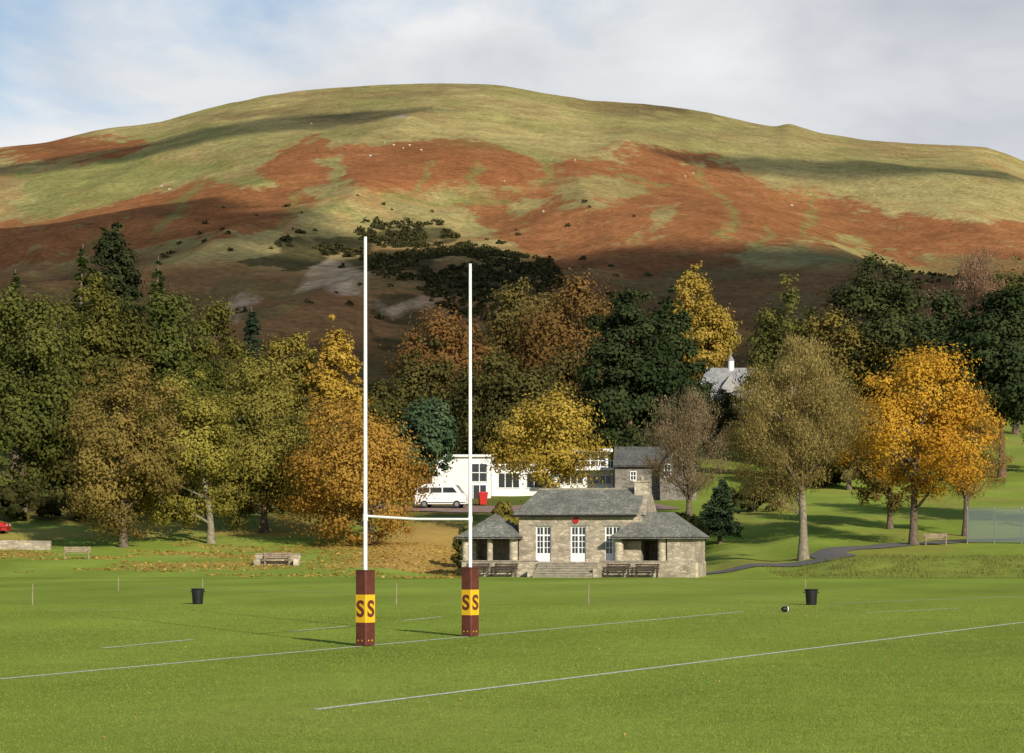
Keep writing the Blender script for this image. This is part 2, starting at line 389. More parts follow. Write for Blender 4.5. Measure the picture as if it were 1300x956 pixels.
t = rng.random(len(cen)); V, CC = cards(cen, unit(dr+rng.normal(size=dr.shape)*.5), rad[:, 0]*.4, rad[:, 0]*.3, mix_cols((.03,.034,.014), (.10,.09,.035), t), rng)
tag(fast_mesh('gorse_scrub', V, 4, CC, M_leaf), 'dark gorse scrub spread over the lower hillside around the pale scree', 'scrub', kind='stuff')

# ------------------------------------------------------------------ trees
def make_tree(name, label, kind, px, top, hw, d, c1, c2, n, ls, cb=None, tpx=None, bark=None, seed=None, cat='tree', group=None, nb=None, gap=0.0):
    rng = np.random.default_rng(seed if seed is not None else int(px*7+top*13+d) % 99991)
    x = (px-650)/F*d; tx = ((tpx if tpx is not None else px)-650)/F*d
    zg = gzf(tx, d); H = CH+(HZ-top)/F*d-zg; R = hw/F*d; ox = x-tx
    zc0 = H*.2 if cb is None else max(CH+(HZ-cb)/F*d-zg, 0.1)
    root = empty(name, (tx, d, zg), 0, label, cat, group)
    tm = MB(); bark = bark or M_bark
    r0 = max(.016*H+.07, .05) if kind != 'shrub' else .06
    def P(t): return Vector((ox*sst(0, 1, t).item()+.25*math.sin(t*5+px)*t, .2*math.sin(t*4+top)*t, H*t))
    tt = 1.0 if kind == 'spruce' else (.78 if kind != 'shrub' else .5)
    ts = np.linspace(0, tt, 9)
    pts = [P(t) for t in ts]; pts[0].z = -.3
    tm.tube(pts, [r0*(1.5 if i == 0 else 1)*(1-.88*t/tt)+.02 for i, t in enumerate(ts)], 9)
    cz = (zc0+H)/2; rz = (H-zc0)/2
    if kind in ('broad', 'pine', 'bare', 'shrub'):
        front = d < 192
        if kind == 'broad': n = int(n*(1.7 if front else 1.2)); ls *= .6 if front else .72
        elif kind == 'bare': n = int(n*1.3); ls *= .9
        else: n = int(n*1.15); ls *= .82
        nb = nb or {'broad': 80, 'pine': 70, 'bare': 52, 'shrub': 26}[kind]
        i = np.arange(nb)+.5; ph = np.arccos(np.clip(1-2*i/nb+rng.normal(0, .1, nb), -1, 1)); th = PI*(1+5**.5)*i+rng.normal(0, .4, nb)
        dirs = np.stack([np.cos(th)*np.sin(ph), np.sin(th)*np.sin(ph), np.cos(ph)], 1)
        lob = fbm(dirs[:, 0]*1.6+px*.37+20, dirs[:, 2]*1.6+dirs[:, 1]*1.1+top*.21+20, 2, 3)
        lob = np.clip((lob-lob.mean())/max(lob.std(), .01)*.19, -.36, .3)
        fr = rng.uniform(.68, .92, nb)*(1+lob)
        if kind == 'bare': fr = rng.uniform(.62, .95, nb)*(1+.45*lob)
        ni = nb//3
        dirs2 = unit(rng.normal(size=(ni, 3))); dirs = np.vstack([dirs, dirs2]); fr = np.concatenate([fr, rng.uniform(.1, .55, ni)])
        no_ = nb//5; d3 = unit(rng.normal(size=(no_, 3))+np.array([0, 0, .25])); dirs = np.vstack([dirs, d3]); fr = np.concatenate([fr, rng.uniform(.95, 1.14, no_)])
        B = dirs*fr[:, None]*np.array([R, R, rz])
        taper = 1-.28*np.clip(B[:, 2]/rz, 0, 1)
        if kind == 'pine': taper = 1-.4*np.clip(B[:, 2]/rz, -.3, 1)
        B[:, 0] *= taper; B[:, 1] *= taper
        rb = (.23 if kind in ('broad', 'pine') else .26)*min(R, rz*1.2)*np.exp(rng.normal(0, .3, len(B)))
        rb[-no_:] *= .55
        keep = rng.random(len(B)) >= gap; keep[0] = True
        B = B[keep]; rb = rb[keep]; fr = fr[keep]
        sx_ = R/np.percentile(np.abs(B[:, 0])+rb*.8, 97); szt = rz/np.percentile(B[:, 2]+rb*.7, 98)
        B[:, :2] *= sx_; B[:, 2] = np.where(B[:, 2] > 0, B[:, 2]*szt, B[:, 2])
        cenb = B+np.array([ox, 0, cz])
        order = np.argsort(-rb)[:(34 if kind == 'bare' else 24)]
        for j in order:
            e = Vector(cenb[j]); t0 = min(max((e.z-.35*R-.3*(e-P(.5)).length*.5)/H, .12), tt*.92)
            s = P(t0); m = s.lerp(e, .5)+Vector((0, 0, .07*H*rng.uniform(-.2, 1)))
            m2 = s.lerp(e, .8)+Vector((rng.normal(0, .2), rng.normal(0, .2), .05*H*rng.uniform(0, 1)))
            rr = r0*.45*(1-t0*.7)
            tm.tube([s, m, m2, e], [rr, rr*.65, rr*.42, rr*.15], 5, False)
        w = rb**2; w /= w.sum(); bi = rng.choice(len(B), n, p=w)
        dr = unit(rng.normal(size=(n, 3)))
        q = np.array([1.1, 1.1, .7]) if kind == 'pine' else np.array([1.1, 1.1, .8])
        rr_ = rng.random(n)**.42 if kind in ('bare', 'shrub') else np.minimum(np.abs(rng.normal(.75, .35, n)), 1.8)
        off = dr*(rb[bi]*rr_)[:, None]*q
        cen = cenb[bi]+off
        cen += rng.normal(0, .1*ls/.2, cen.shape)
        if kind == 'pine': dr[:, 2] += .35
        nrm = unit(dr+.6*unit(cenb[bi]-np.array([ox, 0, cz-.3*rz]))+rng.normal(size=(n, 3))*.3)
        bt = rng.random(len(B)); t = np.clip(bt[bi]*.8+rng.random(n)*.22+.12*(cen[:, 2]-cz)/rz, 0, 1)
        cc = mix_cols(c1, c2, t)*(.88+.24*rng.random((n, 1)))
        g = cen[:, 2] > .15; cen = cen[g]; nrm = nrm[g]; cc = cc[g]; m = len(cen)
        if kind == 'bare':
            ax = unit(cen-np.array([ox, 0, zc0*.8])+np.array([0, 0, .5*R])+rng.normal(size=(m, 3))*R*.55)
            lf = rng.random(m) < .42
            l = np.where(lf, ls*.5, ls*2.4*rng.uniform(.5, 1.4, m)); w_ = np.where(lf, ls*.38, ls*.1)
            cc[~lf] = cc[~lf]*.55+np.array([.055, .04, .022])
            V, CC = cards(cen, nrm, l, w_, cc, rng, ax)
        else:
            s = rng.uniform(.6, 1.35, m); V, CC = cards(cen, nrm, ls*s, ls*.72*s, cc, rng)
    else:
        nbr = 190; n = int(n*1.25); ls *= .85
        t = rng.random(nbr)**1.1; zb_ = zc0+t*(H-zc0)*.985
        tier = .78+.3*np.abs(np.sin(t*PI*9+px))
        Lb = R*((1-t)**.8)*tier*rng.uniform(.65, 1.12, nbr)+.18
        an = rng.uniform(0, 2*PI, nbr); slope = -.28+rng.normal(0, .1, nbr)
        bi = rng.choice(nbr, n, p=Lb/Lb.sum()); s = rng.random(n)**.75
        ax = np.stack([np.cos(an[bi]), np.sin(an[bi]), slope[bi]], 1)
        perp = np.stack([-np.sin(an[bi]), np.cos(an[bi]), np.zeros(n)], 1)
        lat = rng.normal(0, 1, n)*(.16*Lb[bi]*(1.1-s)+.08)
        tx_ = np.interp(zb_[bi]/H, ts, [p.x for p in pts]); ty_ = np.interp(zb_[bi]/H, ts, [p.y for p in pts])
        cen = np.stack([tx_, ty_, zb_[bi]], 1)+ax*(Lb[bi]*s)[:, None]+perp*lat[:, None]
        cen[:, 2] -= np.abs(lat)*.3+rng.random(n)*.25; cen[:, 2] += .12*Lb[bi]*s*s
        nrm = unit(np.array([0, 0, .7])+.5*ax+rng.normal(size=(n, 3))*.5)
        tq = np.clip(.25*rng.random(nbr)[bi]+.5*s*rng.random(n)+.25*rng.random(n), 0, 1)
        cc = mix_cols(c1, c2, tq)*(.8+.4*rng.random((n, 1)))
        V, CC = cards(cen, nrm, ls*1.1, ls*.5, cc, rng, unit(ax+perp*(np.sign(lat)*.7)[:, None]+rng.normal(size=(n, 3))*.3))
        for j in range(0, nbr, 3):
            s0 = Vector((float(np.interp(zb_[j]/H, ts, [p.x for p in pts])), float(np.interp(zb_[j]/H, ts, [p.y for p in pts])), float(zb_[j])))
            e = s0+Vector((math.cos(an[j]), math.sin(an[j]), float(slope[j])))*float(Lb[j])*.85
            tm.tube([s0, e], [.05, .015], 4, False)
    tm.build('trunk' if kind != 'shrub' else 'stems', bark, root)
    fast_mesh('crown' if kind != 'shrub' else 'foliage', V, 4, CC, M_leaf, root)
    return root

DG1, DG2 = (.035,.052,.015), (.085,.105,.028)
PN1, PN2 = (.028,.045,.018), (.075,.098,.038)
T = [
 # front row, left bank
 ('deciduous_tree','rounded olive-brown tree on the left bank with bench beside its trunk','broad',155,470,76,174,(.15,.115,.035),(.30,.22,.06),22000,.19,672,157,None),
 ('deciduous_tree','loose yellow-green tree with forked trunk on the bank right of the rounded olive-brown tree','broad',240,480,62,179,(.18,.165,.03),(.40,.35,.075),15000,.19,660,268,M_barkg),
 ('deciduous_tree','wide olive tree between the loose yellow-green tree and the low orange tree','broad',328,458,84,188,(.13,.125,.03),(.29,.25,.055),23000,.2,672,335,None),
 ('deciduous_tree','low spreading orange-brown autumn tree left of the white van','broad',452,508,90,176,(.28,.15,.03),(.48,.29,.06),25000,.18,694,470,None),
 # left wood
 ('deciduous_tree','huge dark green tree at the left edge of the photo','broad',28,378,88,205,(.06,.072,.018),(.155,.16,.04),28000,.24,650,None,None),
 ('deciduous_tree','tall dark olive tree behind the rounded olive-brown tree','broad',122,362,72,226,(.07,.075,.02),(.19,.175,.04),24000,.26,600,None,None),
 ('deciduous_tree','dark green tree with a domed top below the third spruce spire from the left','broad',205,376,66,232,(.055,.072,.018),(.14,.15,.038),21000,.26,600,None,None),
 ('deciduous_tree','dull green rounded tree between the domed dark tree and the blue-green spruce','broad',262,394,52,240,(.08,.085,.02),(.19,.17,.04),15000,.26,600,None,None),
 ('spruce_tree','dark pointed spruce left of the tallest pine in the left wood','spruce',103,310,42,275,DG1,DG2,12000,.36,560,None,None),
 ('pine_tree','tallest ragged dark pine rising above the left wood against the hill','pine',146,290,34,282,(.026,.038,.016),(.065,.075,.03),9000,.34,430,None,M_barkr),
 ('spruce_tree','dark pointed spruce right of the tallest pine in the left wood','spruce',202,326,38,272,DG1,DG2,11000,.36,560,None,None),
 ('spruce_tree','dark spruce behind the huge tree at the left edge','spruce',20,342,42,272,DG1,DG2,11000,.36,560,None,None),
 ('spruce_tree','blue-green spruce standing alone above the wide olive tree','spruce',318,390,50,250,(.032,.058,.034),(.08,.11,.06),15000,.32,600,None,None),
 ('deciduous_tree','yellowish-green tree between the blue-green spruce and the golden larch','broad',372,428,46,242,(.2,.165,.035),(.36,.29,.06),15000,.24,600,None,None),
 ('larch_tree','golden larch behind the low orange-brown tree','broad',424,420,38,236,(.32,.2,.03),(.56,.38,.07),17000,.24,600,None,None),
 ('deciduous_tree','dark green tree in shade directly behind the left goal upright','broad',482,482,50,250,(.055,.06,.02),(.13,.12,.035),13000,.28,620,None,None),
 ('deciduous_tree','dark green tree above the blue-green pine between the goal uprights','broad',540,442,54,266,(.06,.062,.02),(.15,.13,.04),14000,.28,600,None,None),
 ('pine_tree','small blue-green pine by the left end of the white building','pine',546,505,40,219,(.055,.09,.045),(.12,.17,.085),14000,.2,600,None,M_barkr),
 ('deciduous_tree','rusty brown beech behind the dark trees between the goal uprights','broad',575,400,72,322,(.15,.08,.028),(.27,.15,.05),20000,.34,540,None,None),
 ('deciduous_tree','dark green tree just right of the right goal upright','broad',645,448,66,256,(.06,.062,.02),(.14,.125,.04),18000,.28,605,None,None),
 ('deciduous_tree','large orange-brown tree below the hill left of the big dark pine','broad',735,358,82,332,(.15,.09,.03),(.27,.16,.055),24000,.34,540,None,None),
 ('deciduous_tree','olive-brown tree on the skyline of the wood right of the right goal upright','broad',668,364,60,346,(.12,.1,.03),(.22,.17,.055),16000,.36,520,None,None),
 ('deciduous_tree','dull brown tree filling the wood behind the yellow tree','broad',720,450,64,290,(.08,.065,.022),(.15,.115,.04),15000,.32,590,None,None),
 ('pine_tree','big dark green pine with full boughs behind the stone house','pine',800,370,66,262,PN1,PN2,30000,.27,590,None,M_barkr),
 ('pine_tree','dark green pine merging with the right side of the big full pine','pine',850,388,50,268,PN1,PN2,22000,.27,590,None,M_barkr),
 ('larch_tree','tall golden larch behind the dark pines','broad',880,343,44,334,(.30,.2,.035),(.5,.36,.075),17000,.3,520,None,None),
 ('larch_tree','shorter yellow-green larch just left of the grey manor','broad',912,392,26,338,(.26,.2,.04),(.42,.32,.07),9000,.26,462,None,None),
 ('birch_tree','sparse yellow tree in front of the white building','broad',692,497,76,184,(.32,.22,.035),(.54,.40,.08),10000,.19,618,690,M_barkg),
 ('bare_tree','nearly leafless tan-brown tree in front of the stone house','bare',872,498,62,198,(.21,.15,.085),(.33,.25,.145),11000,.17,640,875,M_bark),
 ('conifer_tree','small dark conifer beside the right end of the pavilion','spruce',914,606,34,178,(.045,.075,.036),(.1,.145,.07),12000,.14,672,None,None),
 ('deciduous_tree','tall thinly leaved olive tree standing right of the pavilion','bare',1006,430,82,157,(.26,.20,.06),(.42,.33,.11),29000,.17,652,1020,M_barkg),
 ('maple_tree','bright orange maple on the right lawn','broad',1172,446,96,166,(.44,.22,.025),(.68,.42,.055),20000,.17,624,1160,M_bark),
 ('deciduous_tree','thin brownish tree with few leaves behind the right side of the bright maple','bare',1234,500,46,178,(.25,.17,.05),(.42,.26,.07),9000,.18,640,1226,M_bark),
 ('deciduous_tree','dull olive tree between the tall thin tree and the bright maple','broad',1124,520,44,184,(.15,.11,.035),(.28,.2,.055),9000,.18,655,1130,M_bark),
 ('pine_tree','broad dark pine highest in the wood on the right','pine',1122,336,78,286,(.042,.055,.02),(.105,.115,.042),32000,.29,580,None,M_barkr),
 ('deciduous_tree','green rounded tree right of the manor at the edge of the wood','broad',1004,370,60,292,(.07,.085,.025),(.18,.17,.045),16000,.3,585,None,None),
 ('deciduous_tree','olive-yellow tree between the green rounded tree and the broad dark pine','broad',1058,398,58,282,(.13,.11,.03),(.26,.2,.05),16000,.3,590,None,None),
 ('bare_tree','bare reddish tree on the skyline of the right wood','bare',1236,322,62,342,(.24,.14,.09),(.36,.21,.14),14000,.3,500,None,None),
 ('pine_tree','dark pine right above the bright orange maple','pine',1198,376,64,266,PN1,PN2,23000,.28,570,None,M_barkr),
 ('pine_tree','dark pine at the right edge with tall bare trunk','pine',1272,368,66,262,PN1,PN2,24000,.28,545,None,M_barkr),
 ('deciduous_tree','dull green tree behind the bare reddish tree at the right edge','broad',1290,342,60,352,(.08,.085,.025),(.17,.16,.05),14000,.36,520,None,None),
 ('deciduous_tree','dark rusty tree behind the tall thinly leaved olive tree','broad',990,470,42,262,(.1,.07,.025),(.19,.13,.045),12000,.28,605,None,None),
 ('deciduous_tree','dark olive tree behind and left of the bright maple','broad',1078,490,54,240,(.08,.075,.022),(.18,.145,.04),14000,.26,618,None,None),
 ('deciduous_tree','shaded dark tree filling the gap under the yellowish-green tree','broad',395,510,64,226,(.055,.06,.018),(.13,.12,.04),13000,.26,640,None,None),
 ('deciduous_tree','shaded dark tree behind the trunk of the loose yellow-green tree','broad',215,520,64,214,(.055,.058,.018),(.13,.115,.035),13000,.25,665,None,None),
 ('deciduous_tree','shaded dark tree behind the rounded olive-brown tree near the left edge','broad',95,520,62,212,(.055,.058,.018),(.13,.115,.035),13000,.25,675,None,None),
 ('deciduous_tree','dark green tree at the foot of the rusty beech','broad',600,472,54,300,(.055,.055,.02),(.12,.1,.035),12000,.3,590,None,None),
 ('deciduous_tree','dark green tree half outside the left edge of the photo','broad',-75,400,80,210,(.06,.065,.016),(.15,.14,.035),16000,.26,650,None,None),
 ('pine_tree','dark pine half outside the right edge of the photo','pine',1345,374,60,268,PN1,PN2,14000,.28,560,None,M_barkr),
 ('deciduous_tree','tall olive tree beyond the right edge shading the right lawn','broad',1465,330,120,178,(.12,.1,.03),(.25,.19,.05),9000,.34,600,None,None),
]
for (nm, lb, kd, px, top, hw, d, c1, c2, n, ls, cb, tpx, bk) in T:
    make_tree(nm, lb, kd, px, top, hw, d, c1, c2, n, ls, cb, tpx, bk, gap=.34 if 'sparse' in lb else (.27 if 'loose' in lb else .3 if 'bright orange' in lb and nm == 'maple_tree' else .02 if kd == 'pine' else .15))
SH = [('dark shrub under the huge tree at the left edge',25,612,50,196,(.04,.045,.014),(.1,.09,.03)),
 ('dark shrub behind the pale bench on the left bank',100,625,45,198,(.045,.045,.014),(.11,.09,.03)),
 ('dark shrub behind the trunks of the loose yellow-green tree',215,630,55,200,(.045,.045,.014),(.11,.09,.03)),
 ('brown-green shrub behind the trunk of the wide olive tree',325,630,52,204,(.06,.05,.016),(.14,.1,.03)),
 ('dark shrub in the shade left of the low orange tree',400,632,40,206,(.06,.05,.016),(.14,.1,.03)),
 ('dark evergreen shrub beneath the big full pine',812,545,45,246,(.03,.045,.016),(.08,.09,.03)),
 ('dark shrub right of the small conifer by the pavilion',958,612,32,205,(.04,.05,.018),(.09,.09,.03)),
 ('dark green bush behind the trunk of the tall thin tree',1050,572,45,246,(.045,.05,.018),(.1,.1,.03)),
 ('dark green bush under the pine at the right edge',1200,560,50,256,(.04,.05,.018),(.1,.1,.03)),
 ('low green bush at the left corner of the pavilion',590,672,14,163,(.06,.07,.02),(.15,.14,.04)),
 ('low yellow-green bush behind the left wing of the pavilion',640,640,22,172,(.1,.09,.025),(.22,.18,.04)),
 ('low green bush behind the right wing of the pavilion',870,652,30,176,(.06,.075,.02),(.14,.14,.04)),
 ('tall dark bush below the grey manor',922,497,40,300,(.05,.05,.018),(.12,.1,.03))]
for (lb, px, top, hw, d, c1, c2) in SH:
    make_tree('shrub', lb, 'shrub', px, top, hw, d, c1, c2, 5000, .2 if d < 220 else .28, HZ+60, None, None, cat='shrub')

# ------------------------------------------------------------------ strips on the ground
def strip(name, pts, width, mat, off, step=.7, fl=False):
    P = [Vector((a, b)) for a, b in pts]; Q = []
    for i in range(len(P)-1):
        p0 = P[max(i-1, 0)]; p1 = P[i]; p2 = P[i+1]; p3 = P[min(i+2, len(P)-1)]
        n = max(int((p2-p1).length/step), 1)
        for k in range(n):
            t = k/n; Q.append(.5*((2*p1)+(p2-p0)*t+(2*p0-5*p1+4*p2-p3)*t*t+(3*p1-p0-3*p2+p3)*t**3))
    Q.append(P[-1]); v = []; f = []
    nw = 1 if fl else 4
    for i, q in enumerate(Q):
        t = (Q[min(i+1, len(Q)-1)]-Q[max(i-1, 0)]).normalized(); nn = Vector((-t.y, t.x))
        for k in range(nw+1):
            a = q+nn*width*(k/nw-.5); v.append((a.x, a.y, (0 if fl else gzf(a.x, a.y))+off))
    for i in range(len(Q)-1):
        for k in range(nw): a = i*(nw+1)+k; f.append((a, a+1, a+nw+2, a+nw+1))
    m = MB(); m.add(v, f); return tag(m.build(name, mat), kind='structure')
u = Vector((2.35, 5.16)).normalized(); P1 = Vector((-3.42, 52.9)); P2 = Vector((-1.07, 58.06))
LINES = []
def pline(a, b, w=.11):
    LINES.append((Vector(a), Vector(b))); strip('pitch_line', [a, b], w, M_line, .006, 2, True)
pline(tuple(P1-u*24), tuple(P1+u*27.5), .14)
pline(flat(400, 901), flat(1300, 790), .14)
for a, b in [((130,823),(245,812)), ((368,802),(442,795)), ((512,788),(560,783))]: pline(flat(*a), flat(*b), .13)
pline(flat(1060, 766), flat(1300, 757), .13)
pline(flat(60, 775), flat(170, 774), .14); pline(flat(180, 747), flat(440, 752), .12)
pline(flat(1100, 778), flat(1220, 772), .13)
rp = [hit(862, 729)[:2], hit(920, 726)[:2], hit(985, 718)[:2], hit(1060, 709)[:2], (22.5, 160), (28, 166), (36, 171), (48, 175)]
strip('path', rp, 2.6, M_tar, .05)
strip('driveway', [(-14, 211.5), (-8, 210.5), (-2, 209), (4, 210), (14, 214)], 9, M_pink, .07)

# ------------------------------------------------------------------ grass blades, leaves, rough grass
rng = np.random.default_rng(3)
n = 260000; d = 23+62*rng.random(n)**1.25; x = (rng.random(n)*2-1)*(.27*d+1.5)
keep = np.ones(n, bool)
for a, b in LINES[:5]:
    ab = b-a; t = np.clip(((x-a.x)*ab.x+(d-a.y)*ab.y)/ab.length_squared, 0, 1)
    keep &= np.hypot(x-a.x-t*ab.x, d-a.y-t*ab.y) > .085
x = x[keep]; d = d[keep]; n = len(x)
def blades(x, y, z, h, w, colr, rng):
    n = len(x); a = rng.uniform(0, 2*PI, n); le = rng.normal(0, .45, (n, 2))*h[:, None]
    b0 = np.stack([x-np.cos(a)*w, y-np.sin(a)*w, z], 1); b1 = np.stack([x+np.cos(a)*w, y+np.sin(a)*w, z], 1)
    tp = np.stack([x+le[:, 0], y+le[:, 1], z+h], 1)
    return np.stack([b0, b1, tp], 1).reshape(-1, 3), np.repeat(colr, 3, 0)
pat = fbm(x*.8, d*.35, 3, 2)*.6+fbm(x*.25+7, d*.1, 3, 8)*.4
cc = mix_cols((.19,.265,.04), (.285,.35,.075), np.clip(rng.random(n)*.5+pat*1.0-.25, 0, 1))
V, CC = blades(x, d, np.zeros(n), rng.uniform(.008, .022, n)*(.7+.6*pat), .005+.00015*d, cc, rng)
tag(fast_mesh('mown_grass', V, 3, CC, M_blade), 'short mown green grass covering the rugby pitch', 'grass', kind='stuff')
n = 26000; x = rng.uniform(17, 62, n); y = 140.5+13*rng.random(n); z = gz(x, y)
tuft = fbm(x*.7, y*.7, 3, 6)
cc = mix_cols((.12,.15,.03), (.27,.27,.075), np.clip(rng.random(n)*.6+tuft*.8-.2, 0, 1)); V, CC = blades(x, y, z-.03, (.06+.6*np.clip(tuft-.3, 0, 1))*rng.uniform(.5, 1.1, n)*np.clip((y-139.5)/4, .3, 1), np.full(n, .03), cc, rng)
tag(fast_mesh('rough_grass', V, 3, CC, M_blade), 'rough tufted green grass on the bank below the path', 'grass', kind='stuff')
n = 11000; x = rng.uniform(-45, -3, n); y = 143+38*rng.random(n); w = (fbm(x*.16, y*.16, 4, 4) > .53) | ((x > -14) & (fbm(x*.16, y*.16, 4, 4) > .31)); x = x[w]; y = y[w]
x2 = rng.uniform(-14, 15, 380); y2 = 28+70*rng.random(380)**1.2; x2 *= y2/60
x = np.concatenate([x, x2]); y = np.concatenate([y, y2]); n = len(x)
cen = np.stack([x, y, gz(x, y)+np.where(y > 120, .045, .025)], 1); nr = unit(np.array([0, 0, 1.])+rng.normal(size=(n, 3))*.35); s = np.where(y > 120, .12, .026)*rng.uniform(.6, 1.3, n)
V, CC = cards(cen, nr, s, s*.7, mix_cols((.38,.2,.04), (.62,.44,.12), rng.random(n)), rng)
tag(fast_mesh('fallen_leaves', V, 4, CC, M_leaf), 'fallen orange and brown autumn leaves scattered on the grass', 'leaves', kind='stuff')

# ------------------------------------------------------------------ goal posts
mid = (P1+P2)/2; ang = math.atan2(u.y, u.x); hl = (P2-P1).length/2
goal = empty('rugby_goalposts', (mid.x, mid.y, 0), ang, 'tall white rugby goalposts with maroon and yellow padded bases on the pitch', 'goalposts')
def glyph(ch):
    cu = bpy.data.curves.new('glyph', 'FONT'); cu.body = ch; cu.offset = .03; cu.size = 1
    o = bpy.data.objects.new('glyph', cu); COL.objects.link(o); bpy.context.view_layer.update()
    me = bpy.data.meshes.new_from_object(o.evaluated_get(bpy.context.evaluated_depsgraph_get()))
    v = np.array([p.co[:] for p in me.vertices]); f = [tuple(p.vertices) for p in me.polygons]
    bpy.data.objects.remove(o); bpy.data.meshes.remove(me)
    v[:, :2] -= v[:, :2].min(0); mx = v[:, :2].max(0); return v/np.array([mx[0], mx[1], 1]), f
SV, SF = glyph('S')
def oncube(mb, V2, Fc, hw, cz, w, h, face, off):
    a = face*PI/2; nx, ny = math.cos(a), math.sin(a); tx, ty = -ny, nx
    mb.add([((nx*(hw+off)+tx*(p[0]-.5)*w), (ny*(hw+off)+ty*(p[0]-.5)*w), cz+(p[1]-.5)*h) for p in V2], Fc)
for sx in (-1, 1):
    m = MB(); m.tube([(sx*hl, 0, 0), (sx*hl, 0, 4), (sx*hl, 0, 9.54)], [.05, .047, .037], 16).build('upright', M_white, goal)
    hw = .165
    pad = MB()
    r = .02
    pr = [(hw-r, -hw), (hw, -hw+r), (hw, hw-r), (hw-r, hw), (-hw+r, hw), (-hw, hw-r), (-hw, -hw+r), (-hw+r, -hw)]
    def sq(mb, z0, z1, g):
        q = [(a+math.copysign(g, a), b+math.copysign(g, b)) for a, b in pr]
        mb.add([(a, b, z0) for a, b in q]+[(a, b, z1) for a, b in q], [tuple(range(8))[::-1], tuple(range(8, 16))]+[(i, (i+1) % 8, (i+1) % 8+8, i+8) for i in range(8)])
    sq(pad, 0.02, 1.77, 0)
    po = pad.build('post_pad', M_maroon, goal); po.location = (sx*hl, 0, 0); po.rotation_euler = (0, 0, -math.radians(14))
    cp_ = MB(); sq(cp_, 1.742, 1.775, .007); cp_.build('pad_hem', M_maroon, po)
    bd = MB(); sq(bd, .55, 1.20, .004); bd.build('yellow_band', M_yellow, po)
    for fc in range(4):
        lt = MB(); oncube(lt, SV, SF, hw, .875, .24, .40, fc, .009); lt.build('letter_mark', M_maroon, po)
        for q in (-.07, .05):
            a = fc*PI/2; nx, ny = math.cos(a), math.sin(a); tx, ty = -ny, nx; o_ = hw+.004
            mk = MB(); mk.add([(nx*o_+tx*(q+e), ny*o_+ty*(q+e), z) for e, z in [(-.02, .12), (.02, .12), (.02, .14), (.01, .14), (0, .165), (-.01, .14), (-.02, .14)]], [tuple(range(7))])
            mk.build('yellow_mark', M_yellow, po)
    MB().tube([(sx*hl, 0, 2.92), (sx*hl, 0, 3.08)], .06, 12).build('bracket', M_white, goal)
MB().tube([(-hl+.05, 0, 3.03), (-.3, 0, 2.98), (hl-.05, 0, 3.0)], .031, 12).build('crossbar', M_white, goal)

# ------------------------------------------------------------------ small things on the pitch
def bin_(px, py, label):
    x, d = flat(px, py); r = empty('tub_bin', (x, d, 0), 0, label, 'bin', 'black tub bins on the pitch')
    m = MB(); m.tube([(0,0,0), (0,0,.05), (0,0,.55)], [.19, .2, .235], 20); m.build('tub', M_black, r)
    v = MB(); v.tube([(0,0,.545), (0,0,.565), (0,0,.6)], [.235, .265, .265], 20, True); v.build('rim', M_black, r)
    for s in (-1, 1):
        h = MB(); h.tube([(s*.24, -.07, .5), (s*.29, -.05, .46), (s*.29, .05, .46), (s*.24, .07, .5)], .012, 6); h.build('handle', M_black, r)
bin_(251, 767, 'black tub bin standing on the left side of the pitch')
bin_(1030, 768, 'black tub bin standing on the right side of the pitch')
for px, py, h, lb in [(41,768,.8,'thin wooden stake in the grass at the left edge'), (503,768,.85,'thin wooden stake between the two goal uprights'), (747,767,.75,'thin wooden stake in the grass in front of the pavilion steps'),
                      (150,750,.65,'thin wooden stake at the far left side of the pitch below the olive-brown tree'), (257,750,.6,'thin wooden stake just behind the left tub bin'), (1022,752,.6,'thin wooden stake just behind the right tub bin')]:
    x, d = flat(px, py); m = MB(); m.tube([(x, d, -.1), (x+.01, d, h*.9), (x+.012, d, h)], [.028, .026, .012], 8)
    tag(m.build('wooden_stake', M_wood), lb, 'stake', 'marker stakes around the pitch')
x, d = flat(997, 777)
r = empty('rugby_ball', (x, d, 0), .4, 'small dark ball with a pale band lying left of the right bin', 'ball')
m = MB(); m.tube([(-.17+.34*i/10, 0, .1) for i in range(11)], [max(.1*math.sqrt(max(1-((-1+.2*i)**2), .01)), .012) for i in range(11)], 14); m.build('casing', M_black, r)
m = MB(); m.tube([(.05+.04*i/4, 0, .1) for i in range(5)], [.1*math.sqrt(max(1-((.05+.01*i)/.17)**2, .01))+.003 for i in range(5)], 14); m.build('pale_band', M_white, r)

# ------------------------------------------------------------------ benches
def bench(loc, rz, label, mat, length=1.6, group=None):
    r = empty('park_bench', loc, rz, label, 'bench', group); h = length/2
    m = MB()
    for k in range(4): m.box(-h, h, -.26+k*.12, -.17+k*.12, .42, .455)
    m.build('seat', mat, r)
    m = MB()
    for k in range(3): m.box(-h, h, .235+k*.02, .265+k*.02, .52+k*.13, .62+k*.13)
    m.build('backrest', mat, r)
    for sx in (-1, 1):
        a = sx*(h-.12)
        MB().box(a-.03, a+.03, -.25, -.19, 0, .42).build('leg', mat, r)
        MB().tube([(a, .2, 0), (a, .21, .42), (a, .31, .9)], .04, 4).build('leg', mat, r)
        MB().box(a-.035, a+.035, -.27, .24, .64, .68).build('armrest', mat, r)
        MB().box(a-.025, a+.025, -.245, -.195, .455, .64).build('armrest_post', mat, r)
    return r
x, d, z = hit(98, 710); bench((x, d, z), .1, 'pale wooden bench on the bank beside the olive-brown tree', M_wood, 1.9)
x, d, z = hit(352, 718); bench((x, d, z), 0, 'wooden bench set in a low stone surround on the left bank', M_wood, 1.9)
r = empty('stone_surround', (x, d, z), 0, 'low stone surround around the bench on the left bank', 'wall')
